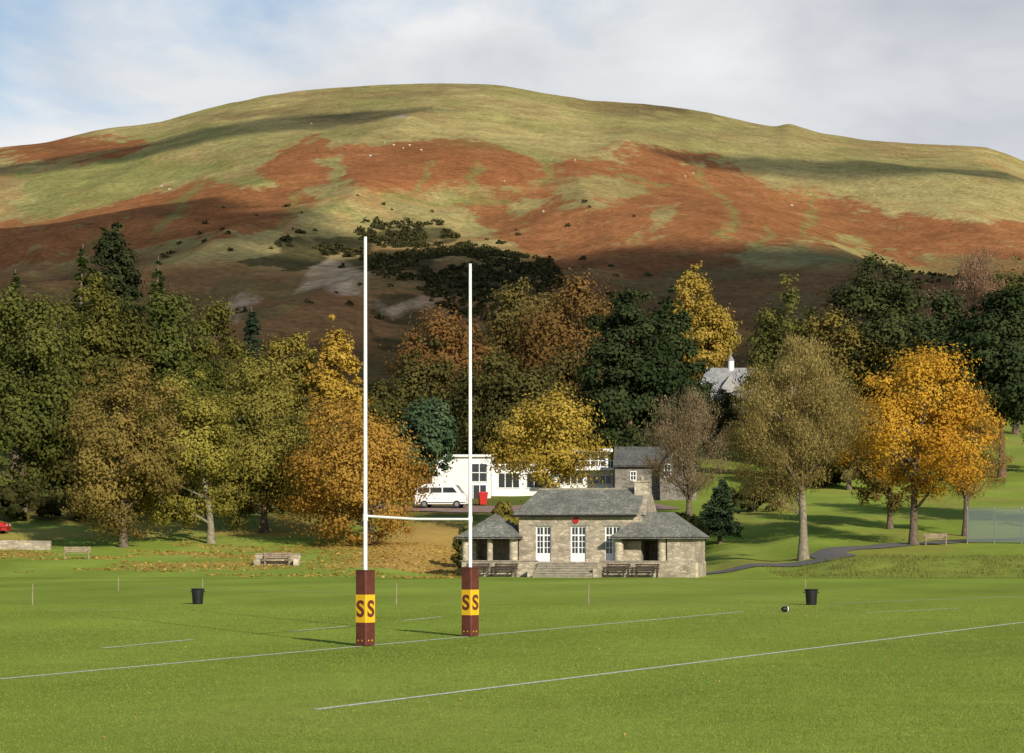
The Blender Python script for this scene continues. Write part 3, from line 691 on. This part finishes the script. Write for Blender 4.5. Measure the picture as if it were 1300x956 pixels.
MB().box(-1.55, 1.55, .5, .85, -.3, .75).build('back_wall', M_stone, r); MB().box(-1.55, -1.15, -.5, .498, -.3, .45).build('side_wall', M_stone, r); MB().box(1.15, 1.55, -.5, .498, -.3, .45).build('side_wall', M_stone, r)
m = MB(); m.box(-1.6, 1.6, .46, .9, .752, .82); m.build('coping', M_step, r)
x, d, z = hit(1188, 693); bench((x, d, z), -.1, 'pale wooden bench on the right bank near the orange maple', M_wood, 1.7)

# ------------------------------------------------------------------ pavilion
TH = math.radians(14)
pav = empty('stone_pavilion', (.46, 150, .0), -TH, 'long stone sports pavilion with slate roofs and three white french doors', 'pavilion')
UL, UR = -3.65, 11.9
m = MB()
m.box(UL, 1.5, -1.0, 0, -.6, 1.0); m.box(5.6, UR, -1.0, 0, -.6, 1.0); m.box(1.5, 5.6, -.998, 0, -.6, .985)
m.box(UL, UR, .002, 3.6, -.6, .998); m.box(0, 8.2, 3.602, 5.35, -.6, .997)
m.build('plinth', M_stone, pav)
m = MB()
DO = [1.65, 4.0, 6.3]; dw = .52
us = [0]+[q for c in DO for q in (c-dw, c+dw)]+[8.2]
for i in range(0, 8, 2): m.box(us[i], us[i+1], 0, .4, 1.0, 3.35)
m.box(0, 8.2, .0, .4, 3.352, 4.05)
m.box(0, .4, .402, 5.3, 1.0, 4.05); m.box(7.8, 8.2, .402, 5.3, 1.0, 4.05); m.box(.402, 7.798, 4.9, 5.3, 1.0, 4.05)
m.add([(7.8, 0, 4.052), (7.8, 5.3, 4.052), (7.8, 2.65, 5.7), (8.35, 0, 4.052), (8.35, 5.3, 4.052), (8.35, 2.65, 5.83)], [(0, 2, 1), (3, 4, 5), (0, 3, 5, 2), (1, 2, 5, 4), (0, 1, 4, 3)])
m.build('wall', M_stone, pav)
MB().box(.42, 7.78, .9, .95, 1.0, 4.0).build('dark_room_sheet', M_dark, pav)  # near-black sheet stands in for the unlit room behind the doors
for c in DO:
    f = MB(); a, b = c-dw, c+dw
    f.box(a, a+.09, .12, .2, 1.0, 3.35); f.box(b-.09, b, .12, .2, 1.0, 3.35); f.box(a+.09, b-.09, .12, .2, 3.25, 3.35)
    f.box(c-.05, c+.05, .13, .19, 1.0, 3.25); f.box(a+.09, c-.05, .125, .195, 1.0, 1.55); f.box(c+.05, b-.09, .125, .195, 1.0, 1.55); f.box(a+.09, b-.09, .115, .193, 2.68, 2.78)
    for q in (1.9, 2.3): f.box(a+.09, b-.09, .14, .18, q, q+.04)
    for q in ((a+.09+c-.05)/2, (b-.09+c+.05)/2): f.box(q-.02, q+.02, .142, .178, 1.55, 3.25)
    fo = f.build('french_door', M_white, pav)
    MB().box(a+.09, b-.09, .155, .165, 1.5, 3.25).build('glass', M_glass, fo)
    MB().box(a-.15, b+.15, -.025, .1, 3.352, 3.62).build('lintel', M_step, pav)
def roof(name, mat, lines, faces, parent):
    mm = MB(); n = len(lines); t = .12
    mm.add([(a, b, c) for a, b, c in lines]+[(a, b, c-t) for a, b, c in lines], faces+[tuple(i+n for i in f[::-1]) for f in faces])
    return mm.build(name, mat, parent)
EV = 4.08
ro = roof('roof', M_slate, [(-.35, -.4, EV), (8.0, -.4, EV), (8.0, 5.7, EV), (-.35, 5.7, EV), (.75, 2.65, 5.8), (8.0, 2.65, 5.8)], [(0, 1, 5, 4), (2, 3, 4, 5), (3, 0, 4)], pav)
MB().tube([(.75, 2.65, 5.81), (8.0, 2.65, 5.81)], .08, 8).build('ridge', M_step, ro)
c = MB(); c.box(7.4, 8.3, 1.9, 2.7, 4.9, 6.25); co = c.build('chimney', M_stonel, ro)
MB().box(7.33, 8.37, 1.83, 2.77, 6.252, 6.36).build('chimney_cap', M_stonel, co)
pt = MB(); pt.tube([(7.85, 2.3, 6.36), (7.85, 2.3, 6.6)], [.13, .11], 10); pt.build('chimney_pot', M_step, co)
g = MB(); g.tube([(-.38, -.42, EV-.08), (8.0, -.42, EV-.08)], .06, 8); g.build('gutter', M_dark, pav)
def hip(u0, u1, v0, v1, e, rx0, rx1, top):
    vm = (v0+v1)/2
    if abs(rx0-rx1) < .01: return roof('wing_roof', M_slate, [(u0, v0, e), (u1, v0, e), (u1, v1, e), (u0, v1, e), (rx0, vm, top)], [(0, 1, 4), (1, 2, 4), (2, 3, 4), (3, 0, 4)], pav)
    return roof('wing_roof', M_slate, [(u0, v0, e), (u1, v0, e), (u1, v1, e), (u0, v1, e), (rx0, vm, top), (rx1, vm, top)], [(0, 1, 5, 4), (1, 2, 5), (2, 3, 4, 5), (3, 0, 4)], pav)
hip(UL-.3, .3, -1.4, 3.4, 2.62, -1.85, -1.85, 4.2)
hip(6.35, UR+.3, -1.4, 3.4, 2.62, 8.4, 10.2, 4.25)
for (uu, vv, r) in [(-3.4, -.7, .3), (-1.8, -.72, .2), (-.2, -.7, .3), (6.85, -.65, .32), (9.75, -.65, .32)]:
    m = MB(); m.tube([(uu, vv, .995), (uu, vv, 2.5)], [r, r*.95], 14); m.build('pillar', M_stonel, pav)
m = MB(); m.box(UL, UL+.4, 1.2, 3.2, 1.0, 2.5); m.box(UL+.4, -.02, 2.8, 3.2, 1.0, 2.5); m.build('wing_wall', M_stone, pav)
m = MB(); m.box(8.22, UR-.4, 2.8, 3.2, 1.0, 2.5)
m.box(10.1, UR, -.99, -.6, 1.002, 2.5); m.box(UR-.4, UR, -.598, 3.2, 1.002, 2.5); m.box(10.1, 10.4, -.598, 2.8, 1.002, 2.5)
m.build('wing_wall', M_stone, pav)
MB().box(UL-.05, 1.45, -1.06, -.55, 1.002, 1.08).build('sill_course', M_step, pav); MB().box(5.65, 10.08, -1.06, -.55, 1.002, 1.08).build('sill_course', M_step, pav)
MB().box(UL+.2, -.1, -.85, -.6, 2.35, 2.52).build('beam', M_woodd, pav); MB().box(6.7, 10.05, -.85, -.6, 2.35, 2.52).build('beam', M_woodd, pav)
st = MB()
for k in range(6):
    y0 = -1.0-.32*(6-k); z1 = .155*(k+1)
    st.box(1.6, 5.5, y0+.05, -1.002, .155*k-(.4 if k == 0 else -.001), z1-.05); st.box(1.58, 5.52, y0, -1.003, z1-.049, z1)
st.build('steps', M_step, pav)
MB().box(1.2, 1.56, -2.6, -1.065, -.3, .6).build('step_cheek', M_stone, pav); MB().box(5.54, 5.9, -2.6, -1.065, -.3, .6).build('step_cheek', M_stone, pav)
PM = Matrix.Translation(pav.location) @ Matrix.Rotation(-TH, 4, 'Z')
w = PM @ Vector((3.85, -.045, 3.7))
wr = empty('wreath', w, -TH, 'round red wreath hanging above the middle door of the pavilion', 'wreath')
m = MB(); m.tube([(.15*math.cos(2*PI*i/20), 0, .15*math.sin(2*PI*i/20)) for i in range(21)], .06, 8, False); m.build('ring', M_red, wr)
m = MB(); m.tube([(0, .02, 0), (0, -.02, 0)], .11, 14); m.build('backing', M_red, wr)
LB = ['dark bench before the left wing of the pavilion, farther from the steps', 'dark bench before the left wing of the pavilion, nearer the steps', 'dark bench before the right wing of the pavilion, nearer the steps', 'dark bench before the right wing of the pavilion, farther from the steps']
b0 = bench(PM @ Vector((-2.4, -1.75, 0)), -TH, LB[0], M_woodd, 1.6, 'dark benches in front of the pavilion')
for k, uu in enumerate([-.5, 7.0, 8.9]):
    b = copy_tree(b0); b.location = PM @ Vector((uu, -1.75, 0)); b['label'] = LB[k+1]
def wall_run(pr, thick, z0f, name, label, mat):
    v = []; f = []
    for (x, y, z, nx, ny) in pr: v += [(x, y, z0f(x, y)), (x, y, z), (x+nx*thick, y+ny*thick, z), (x+nx*thick, y+ny*thick, z0f(x, y))]
    for i in range(len(pr)-1):
        a = i*4; b = a+4
        f += [(a, b, b+1, a+1), (a+1, b+1, b+2, a+2), (a+2, b+2, b+3, a+3)]
    f += [(0, 1, 2, 3), tuple(len(v)-4+i for i in (3, 2, 1, 0))]
    m = MB(); m.add(v, f); return tag(m.build(name, mat), label, 'wall')
a = PM @ Vector((UR+.15, -.6, 0)); pr = []
for i in range(9):
    t = i/8; q = a+Vector((.9*t, 4.6*t, 0)); pr.append((q.x, q.y, gzf(q.x, q.y)+.95-.3*t, -.98, .2))
wall_run(pr, .3, lambda x, y: -.6, 'stone_wall', 'sloping stone retaining wall at the right end of the pavilion', M_stonel)
wall_run([(xx, 172, gzf(xx, 172)+.7, 0, 1) for xx in np.linspace(-52, -35, 18)], .45, lambda x, y: gzf(x, 172)-.4, 'stone_wall', 'low stone wall at the far left under the dark trees', M_stone)

# ------------------------------------------------------------------ buildings behind
def pbox(m, root, px0, px1, py0, py1, d, th):
    a = W(px0, py1, d)-root.location; b = W(px1, py0, d)-root.location
    m.box(a.x, b.x, a.y, a.y+th, a.z, b.z)
def ppart(name, mat, root, *a):
    m = MB(); pbox(m, root, *a); return m.build(name, mat, root)
wb = empty('white_building', W(655, 640, 228), 0, 'modern white flat-roofed building with ribbon windows behind the pavilion', 'building')
ppart('wall', M_render, wb, 546, 623, 580, 665, 226, 9); ppart('wall', M_render, wb, 624, 706, 592, 665, 230, 8); ppart('wall', M_render, wb, 704, 780, 597, 665, 227, 2.5); ppart('wall', M_render, wb, 704, 772, 573.5, 596.9, 229, 7)
ppart('roof', M_render, wb, 543, 626, 577, 579.9, 225.6, 9.5); ppart('roof', M_render, wb, 624, 706, 589, 591.9, 229.6, 8.5); ppart('roof', M_render, wb, 699, 778, 569.5, 573.4, 228, 8.5)
ppart('balcony', M_render, wb, 700, 782, 593.5, 596.9, 225.5, 3)
def pwin(px0, px1, py0, py1, d, nv=1, nh=1):
    f = MB(); t = 1.0
    pbox(f, wb, px0, px0+t, py0, py1, d-.1, .12); pbox(f, wb, px1-t, px1, py0, py1, d-.1, .12); pbox(f, wb, px0+t, px1-t, py0, py0+t, d-.1, .12); pbox(f, wb, px0+t, px1-t, py1-t, py1, d-.1, .12)
    for k in range(1, nv): q = px0+(px1-px0)*k/nv; pbox(f, wb, q-.5, q+.5, py0+t, py1-t, d-.09, .1)
    for k in range(1, nh): q = py0+(py1-py0)*k/nh; pbox(f, wb, px0+t, px1-t, q-.5, q+.5, d-.08, .09)
    fo = f.build('window', M_white, wb); g = MB(); pbox(g, wb, px0+t, px1-t, py0+t, py1-t, d-.04, .02); g.build('pane', M_glass, fo)
pwin(598, 619, 588, 612, 226, 2, 2); pwin(600, 618, 615, 648, 226, 2, 1)
pwin(707, 737, 576, 593, 229, 3, 1); pwin(739, 770, 576, 593, 229, 3, 1); pwin(708, 741, 603, 615, 227, 4, 1); pwin(744, 777, 603, 615, 227, 4, 1); pwin(632, 660, 600, 620, 230, 3, 1); pwin(668, 698, 600, 620, 230, 3, 1); pwin(708, 777, 622, 640, 227, 6, 1)
m = MB()
for k in range(14): pbox(m, wb, 700+k*6.2, 700.8+k*6.2, 585.5, 593.4, 225.6, .06)
pbox(m, wb, 699, 783, 584.3, 585.4, 225.58, .1); m.build('railing', M_white, wb)

sh = empty('stone_house', W(820, 620, 222), 0, 'small dark stone house with slate roof right of the white building', 'house')
ppart('wall', M_stoned, sh, 781, 840, 590, 640, 222, 5)
m = MB(); pbox(m, sh, 838, 884, 590, 640, 220.5, 6.4)
a = W(838, 590, 220.5)-sh.location; b = W(884, 590, 220.5)-sh.location; ap = W(862, 566, 220.5)-sh.location
m.add([(a.x, a.y, a.z+.002), (b.x, a.y, a.z+.002), (ap.x, a.y, ap.z), (a.x, a.y+.3, a.z+.002), (b.x, a.y+.3, a.z+.002), (ap.x, a.y+.3, ap.z)], [(0,1,2), (3,5,4), (0,2,5,3), (1,4,5,2)]); m.build('gable_wall', M_stoned, sh)
e0 = W(778, 591, 221.5)-sh.location; e1 = W(845, 591, 221.5)-sh.location; r0_ = W(780, 567, 224.5)-sh.location; r1_ = W(845, 567, 224.5)-sh.location
rr = roof('roof', M_slated, [(e0.x, e0.y, e0.z), (e1.x, e1.y, e1.z), (r1_.x, r1_.y, r1_.z), (r0_.x, r0_.y, r0_.z), (e0.x, e0.y+6, e0.z), (e1.x, e1.y+6, e1.z)], [(0,1,2,3), (3,2,5,4)], sh)
roof('gable_roof', M_slated, [(a.x-.25, a.y-.25, a.z-.1), (ap.x, a.y-.25, ap.z+.2), (b.x+.25, a.y-.25, b.z-.1), (a.x-.25, a.y+6, a.z-.1), (ap.x, a.y+6, ap.z+.2), (b.x+.25, a.y+6, b.z-.1)], [(0,1,4,3), (1,2,5,4)], sh)
for (q0, q1, q2, q3, dd) in [(843, 852, 589, 606, 220.5), (866, 875, 589, 606, 220.5), (800, 808, 598, 610, 222)]:
    f = MB(); pbox(f, sh, q0, q1, q2, q2+1, dd-.08, .1); pbox(f, sh, q0, q1, q3-1, q3, dd-.08, .1); pbox(f, sh, q0, q0+1, q2+1, q3-1, dd-.08, .1); pbox(f, sh, q1-1, q1, q2+1, q3-1, dd-.08, .1)
    f2 = (q0+q1)/2; pbox(f, sh, f2-.4, f2+.4, q2+1, q3-1, dd-.07, .06); f3 = (q2+q3)/2; pbox(f, sh, q0+1, q1-1, f3-.4, f3+.4, dd-.06, .05)
    fo = f.build('window', M_white, sh); g = MB(); pbox(g, sh, q0+1, q1-1, q2+1, q3-1, dd-.03, .02); g.build('pane', M_glass, fo)

mn = empty('manor_house', W(920, 540, 322), 0, 'pale grey manor with white cupola glimpsed between the trees', 'house')
M_grey = simple('grey_render', (.36, .35, .33), .9, 1, .15)
M_lead = simple('pale_slate_roof', (.27, .27, .27), .8, 1.5, .25)
ppart('wall', M_grey, mn, 890, 962, 494, 560, 322, 7)
a = W(886, 496, 321.6)-mn.location; b = W(966, 496, 321.6)-mn.location; r0_ = W(897, 467, 325.5)-mn.location; r1_ = W(956, 467, 325.5)-mn.location
roof('roof', M_lead, [(a.x, a.y, a.z), (b.x, b.y, b.z), (r1_.x, r1_.y, r1_.z), (r0_.x, r0_.y, r0_.z), (a.x, a.y+8, a.z), (b.x, b.y+8, b.z)], [(0,1,2,3), (3,2,5,4), (0,3,4), (1,5,2)], mn)
g0 = W(916, 492, 320.8)-mn.location; g1 = W(938, 492, 320.8)-mn.location; g2 = W(927, 476, 320.8)-mn.location
m = MB(); pbox(m, mn, 916, 938, 492.1, 560, 320.8, 1.15); m.add([(g0.x, g0.y, g0.z), (g1.x, g0.y, g0.z), (g2.x, g0.y, g2.z), (g0.x, g0.y+3.4, g0.z), (g1.x, g0.y+3.4, g0.z), (g2.x, g0.y+3.4, g2.z)], [(0,1,2), (3,5,4), (0,2,5,3), (1,4,5,2), (0,3,4,1)]); m.build('gable', M_grey, mn)
c_ = W(928, 466, 325.4)-mn.location
m = MB(); m.tube([(c_.x, c_.y, c_.z-.6), (c_.x, c_.y, c_.z+.9)], .45, 8); cp = m.build('cupola', M_white, mn)
m = MB(); m.tube([(c_.x, c_.y, c_.z+.9), (c_.x, c_.y, c_.z+1.2), (c_.x, c_.y, c_.z+1.6), (c_.x, c_.y, c_.z+2.6)], [.55, .35, .08, .025], 8); m.build('spire', M_lead, cp)
for (q0, q1, q2, q3) in [(897, 901, 500, 511), (906, 910, 500, 511)]: ppart('window', M_glass, mn, q0, q1, q2, q3, 321.95, .04)

# ------------------------------------------------------------------ vehicles
def vehicle(name, label, cat, loc, rz, body, width, paint, glass, wheels, wr, lights):
    r = empty(name, loc, rz, label, cat); h = width/2
    MB().prism(body, -h, h).build('body', paint, r)
    for poly in glass:
        for s in (-1, 1):
            y0 = s*h; MB().prism(poly, min(y0, y0+s*.012), max(y0, y0+s*.012)).build('side_window', M_glass, r)
    for wx_ in wheels:
        for s in (-1, 1):
            t = MB(); t.tube([(wx_, s*(h-.16), wr), (wx_, s*(h+.015), wr)], wr, 18); to = t.build('wheel', M_black, r)
            q = MB(); q.tube([(wx_, s*(h+.01), wr), (wx_, s*(h+.03), wr)], wr*.58, 14); q.build('rim', M_chrome, to)
    for (x0, z0, x1, z1) in lights['wind']:
        m = MB(); m.add([(x0+.02, -h+.1, z0+.01), (x0+.02, h-.1, z0+.01), (x1+.02, h-.16, z1+.01), (x1+.02, -h+.16, z1+.01)], [(0,1,2,3)]); m.build('windscreen', M_glass, r)
    for (x_, z_) in lights['head']:
        for s in (-1, 1): MB().box(x_, x_+.03, s*(h-.3)-.16, s*(h-.3)+.16, z_-.09, z_+.09).build('headlight', M_lamp, r)
    for (x_, z_) in lights['tail']:
        for s in (-1, 1): MB().box(x_-.03, x_, s*(h-.16)-.08, s*(h-.16)+.08, z_-.2, z_+.2).build('tail_light', M_red, r)
    for s in (-1, 1): MB().box(body[0][0]+.1, body[-1][0]-.05, min(s*h, s*(h+.015)), max(s*h, s*(h+.015)), .44, .52).build('side_trim', M_black, r)
    return r
vb = [(-2.35,.35),(-2.4,1.0),(-2.34,2.1),(-2.22,2.22),(1.15,2.22),(1.42,2.12),(2.0,1.38),(2.3,1.2),(2.4,.9),(2.42,.35)]
x, d = (561-650)/F*211, 211
vehicle('white_van', 'white minibus van parked behind the low orange tree', 'van', (x, d, gzf(x, d)+.07), math.radians(-8), vb, 1.95, M_white,
        [[(-2.1,1.4),(-2.06,1.88),(-1.0,1.88),(-1.0,1.4)], [(-.9,1.4),(-.9,1.88),(.15,1.88),(.15,1.4)], [(.27,1.4),(.27,1.88),(1.2,1.88),(1.6,1.4)]],
        [-1.5, 1.55], .34, {'wind': [(2.0,1.38,1.42,2.12)], 'head': [(2.38,.82)], 'tail': [(-2.39,1.1)]})
cb_ = [(-2.0,.25),(-2.05,.8),(-1.9,1.0),(-1.6,1.42),(-.1,1.48),(.7,1.02),(1.75,.88),(2.0,.65),(2.0,.25)]
x, d = (-20-650)/F*186, 186
vehicle('red_car', 'red hatchback car half cut off by the left edge of the photo', 'car', (x, d, gzf(x, d)), 0, cb_, 1.7, M_red,
        [[(-1.55,1.0),(-1.4,1.35),(-.75,1.38),(-.75,1.0)], [(-.68,1.0),(-.68,1.38),(-.15,1.4),(.45,1.0)]], [-1.3, 1.25], .31, {'wind': [(.7,1.02,-.1,1.48)], 'head': [(1.98,.7)], 'tail': [(-2.04,.8)]})
x, d = (613-650)/F*214, 214; r = empty('wheelie_bin', (x, d, gzf(x, d)+.07), .2, 'red wheelie bin standing by the doors of the white building', 'bin')
m = MB(); m.add([(-.3,-.3,.08),(.3,-.3,.08),(.3,.3,.08),(-.3,.3,.08),(-.42,-.42,1.15),(.42,-.42,1.15),(.42,.42,1.15),(-.42,.42,1.15)], [(0,3,2,1),(4,5,6,7),(0,1,5,4),(1,2,6,5),(2,3,7,6),(3,0,4,7)]); m.build('body', M_red, r)
m = MB(); m.prism([(-.45,1.155),(.45,1.155),(.42,1.25),(0,1.3),(-.42,1.25)], -.46, .46); m.build('lid', M_red, r)
for s in (-1, 1): MB().tube([(s*.24, .3, .12), (s*.32, .3, .12)], .12, 12).build('wheel', M_black, r)

# ------------------------------------------------------------------ tennis court fence
x0, d0, z0 = hit(1228, 690); fr = empty('court_fence', (x0, d0, z0), 0, 'grey-green windbreak netting fence on posts at the right edge', 'fence')
n_ = 6; ptsf = []
for i in range(n_): xx = x0+i*1.9; yy = d0-.5*i; ptsf.append((xx-x0, yy-d0, gzf(xx, yy)-z0))
for (a, b, c) in ptsf: MB().tube([(a, b, c-.3), (a, b, c+2.7)], .045, 8).build('post', M_chrome, fr)
for i in range(n_-1):
    m = MB(); a, b = ptsf[i], ptsf[i+1]; m.add([(a[0], a[1]-.05, a[2]+.1), (b[0], b[1]-.05, b[2]+.1), (b[0], b[1]-.05, b[2]+2.55), (a[0], a[1]-.05, a[2]+2.55)], [(0,1,2,3)])
    m.build('netting', M_net, fr)
m = MB(); m.tube([(a, b, c+2.62) for a, b, c in ptsf], .025, 6); m.build('top_rail', M_chrome, fr)

# ------------------------------------------------------------------ sheep
rng = np.random.default_rng(21)
bm = bmesh.new(); bmesh.ops.create_icosphere(bm, subdivisions=2, radius=1, matrix=Matrix.Translation((0,0,.75)) @ Matrix.Diagonal((.68,.36,.36,1)))
bmesh.ops.create_icosphere(bm, subdivisions=1, radius=1, matrix=Matrix.Translation((.78,0,.72)) @ Matrix.Diagonal((.24,.14,.16,1)))
for a in (-.4, .4):
    for b in (-.18, .18): bmesh.ops.create_cone(bm, segments=6, radius1=.05, radius2=.08, depth=.55, cap_ends=True, matrix=Matrix.Translation((a, b, .27)))
sme = bpy.data.meshes.new('sheep'); bm.to_mesh(sme); bm.free(); sme.materials.append(M_wool)
for (px, py) in [(488,183),(500,186),(512,190),(520,186),(535,193),(470,200),(205,238),(215,242),(395,158),(690,270),(880,222),(870,226),(1005,262),(1110,250),(640,232),(730,205)]:
    for dd in np.arange(800, 1740, 4.0):
        xx = (px-650)/F*dd
        if CH+(HZ-py)/F*dd <= float(hz(xx, dd)): break
    o = bpy.data.objects.new('sheep', sme); COL.objects.link(o); o.location = (xx, dd, float(hz(xx, dd))-.05); o.rotation_euler = (0, 0, rng.uniform(0, 6.28)); o.scale = (1.05,)*3
    tag(o, 'tiny pale sheep grazing high on the open hillside', 'sheep', 'sheep scattered over the hill')

# ------------------------------------------------------------------ sun, unseen shade clouds, sky, camera
EL = math.radians(22); sd = Vector((.43, -.90, 0)).normalized(); S = Vector((sd.x*math.cos(EL), sd.y*math.cos(EL), math.sin(EL)))
ld = bpy.data.lights.new('sun', 'SUN'); ld.energy = 5.0; ld.angle = math.radians(.55); ld.color = (1, .91, .76)
lo = bpy.data.objects.new('sun', ld); COL.objects.link(lo); lo.rotation_euler = (-S).to_track_quat('-Z', 'Y').to_euler(); lo.location = (60, -120, 80)
def shade_cloud(target, dist, hw_, hh, hd, seed):  # out of view behind the camera, added to cast shade on the hill
    cen = Vector(target)+S*dist; wv = S.cross(Vector((0, 0, 1))).normalized(); uv = wv.cross(S).normalized()
    if uv.z < 0: uv = -uv
    bm = bmesh.new(); bmesh.ops.create_icosphere(bm, subdivisions=5, radius=1)
    for v in bm.verts:
        p = v.co.copy(); q = 1+.34*mnoise.fractal(p*1.8+Vector((seed, 0, 0)), .9, 2, 5)+.08*mnoise.fractal(p*7+Vector((seed, 3, 0)), .8, 2, 4)
        v.co = cen+wv*(p.x*hw_*q)+uv*(p.y*hh*q)+S*(p.z*hd*q)
    me = bpy.data.meshes.new('shade_cloud'); bm.to_mesh(me); bm.free(); me.materials.append(M_shade_cloud)
    for p in me.polygons: p.use_smooth = True
    o = bpy.data.objects.new('shade_cloud', me); COL.objects.link(o); tag(o, kind='structure')
shade_cloud((-40, 760, 80), 1500, 430, 122, 170, 3.0)
shade_cloud((190, 860, 110), 1650, 190, 62, 90, 9.0)
shade_cloud((-290, 1030, 145), 1700, 190, 85, 90, 14.0)
shade_cloud((-200, 1480, 285), 1900, 150, 34, 70, 21.0)
shade_cloud((230, 1420, 260), 1850, 130, 28, 70, 31.0)

w = bpy.data.worlds.new('World'); scene.world = w; w.use_nodes = True; nt = w.node_tree
bg = nt.nodes['Background']; out = nt.nodes['World Output']
sky = N(nt, 'ShaderNodeTexSky', sky_type='NISHITA'); sky.sun_disc = False; sky.sun_elevation = EL; sky.sun_rotation = math.atan2(S.x, S.y)
sky.air_density = 1.0; sky.dust_density = .5; sky.ozone_density = 2.0
L(nt, sky.outputs[0], bg.inputs['Color']); bg.inputs['Strength'].default_value = .11
tc = N(nt, 'ShaderNodeTexCoord'); mp = N(nt, 'ShaderNodeMapping'); mp.inputs['Scale'].default_value = (1, 1, 2.2); mp.inputs['Location'].default_value = (.33, 0, .2)
L(nt, tc.outputs['Generated'], mp.inputs['Vector'])
n1_ = N(nt, 'ShaderNodeTexNoise', i_Scale=7.5, i_Detail=8.0, i_Roughness=.55, i_Distortion=.3); L(nt, mp.outputs[0], n1_.inputs['Vector'])
n2_ = N(nt, 'ShaderNodeTexNoise', i_Scale=8.0, i_Detail=7.0, i_Roughness=.52, i_Distortion=.4); L(nt, mp.outputs[0], n2_.inputs['Vector'])
sx_ = N(nt, 'ShaderNodeSeparateXYZ'); L(nt, tc.outputs['Generated'], sx_.inputs[0])
def mth(op, a, b):
    q = N(nt, 'ShaderNodeMath', operation=op)
    for i, v in enumerate((a, b)):
        if isinstance(v, (int, float)): q.inputs[i].default_value = v
        else: L(nt, v, q.inputs[i])
    return q.outputs[0]
f_ = mth('ADD', n1_.outputs['Fac'], mth('MULTIPLY', mth('ADD', sx_.outputs['X'], .07), 1.3))
f_ = mth('SUBTRACT', f_, mth('MULTIPLY', mth('SUBTRACT', sx_.outputs['Z'], .202), 5.5))
r1 = N(nt, 'ShaderNodeValToRGB'); r1.color_ramp.elements[0].position = .18; r1.color_ramp.elements[1].position = .46
L(nt, f_, r1.inputs[0])
r2 = N(nt, 'ShaderNodeValToRGB'); r2.color_ramp.elements[0].position = .32; r2.color_ramp.elements[0].color = (.87, .88, .89, 1); r2.color_ramp.elements[1].position = .80; r2.color_ramp.elements[1].color = (.53, .56, .62, 1)
L(nt, mth('ADD', n2_.outputs['Fac'], mth('MULTIPLY', sx_.outputs['X'], .7)), r2.inputs[0])
bg2 = N(nt, 'ShaderNodeBackground'); L(nt, r2.outputs[0], bg2.inputs['Color']); bg2.inputs['Strength'].default_value = .98
fade = N(nt, 'ShaderNodeMapRange'); fade.inputs['From Min'].default_value = .3; fade.inputs['From Max'].default_value = .6; fade.inputs['To Min'].default_value = 1; fade.inputs['To Max'].default_value = .15
L(nt, sx_.outputs['Z'], fade.inputs['Value'])
ms = N(nt, 'ShaderNodeMixShader'); L(nt, mth('MULTIPLY', r1.outputs[0], fade.outputs[0]), ms.inputs[0]); L(nt, bg.outputs[0], ms.inputs[1]); L(nt, bg2.outputs[0], ms.inputs[2]); L(nt, ms.outputs[0], out.inputs['Surface'])

cd = bpy.data.cameras.new('camera'); cam = bpy.data.objects.new('camera', cd); COL.objects.link(cam)
cam.location = (0, 0, CH); cam.rotation_euler = (PI/2, 0, 0)
cd.sensor_width = 36; cd.lens = 36*F/1300; cd.shift_y = (HZ-478)/1300; cd.clip_start = .5; cd.clip_end = 8000
scene.camera = cam
scene.view_settings.view_transform = 'Standard'; scene.view_settings.look = 'None'; scene.view_settings.exposure = 0
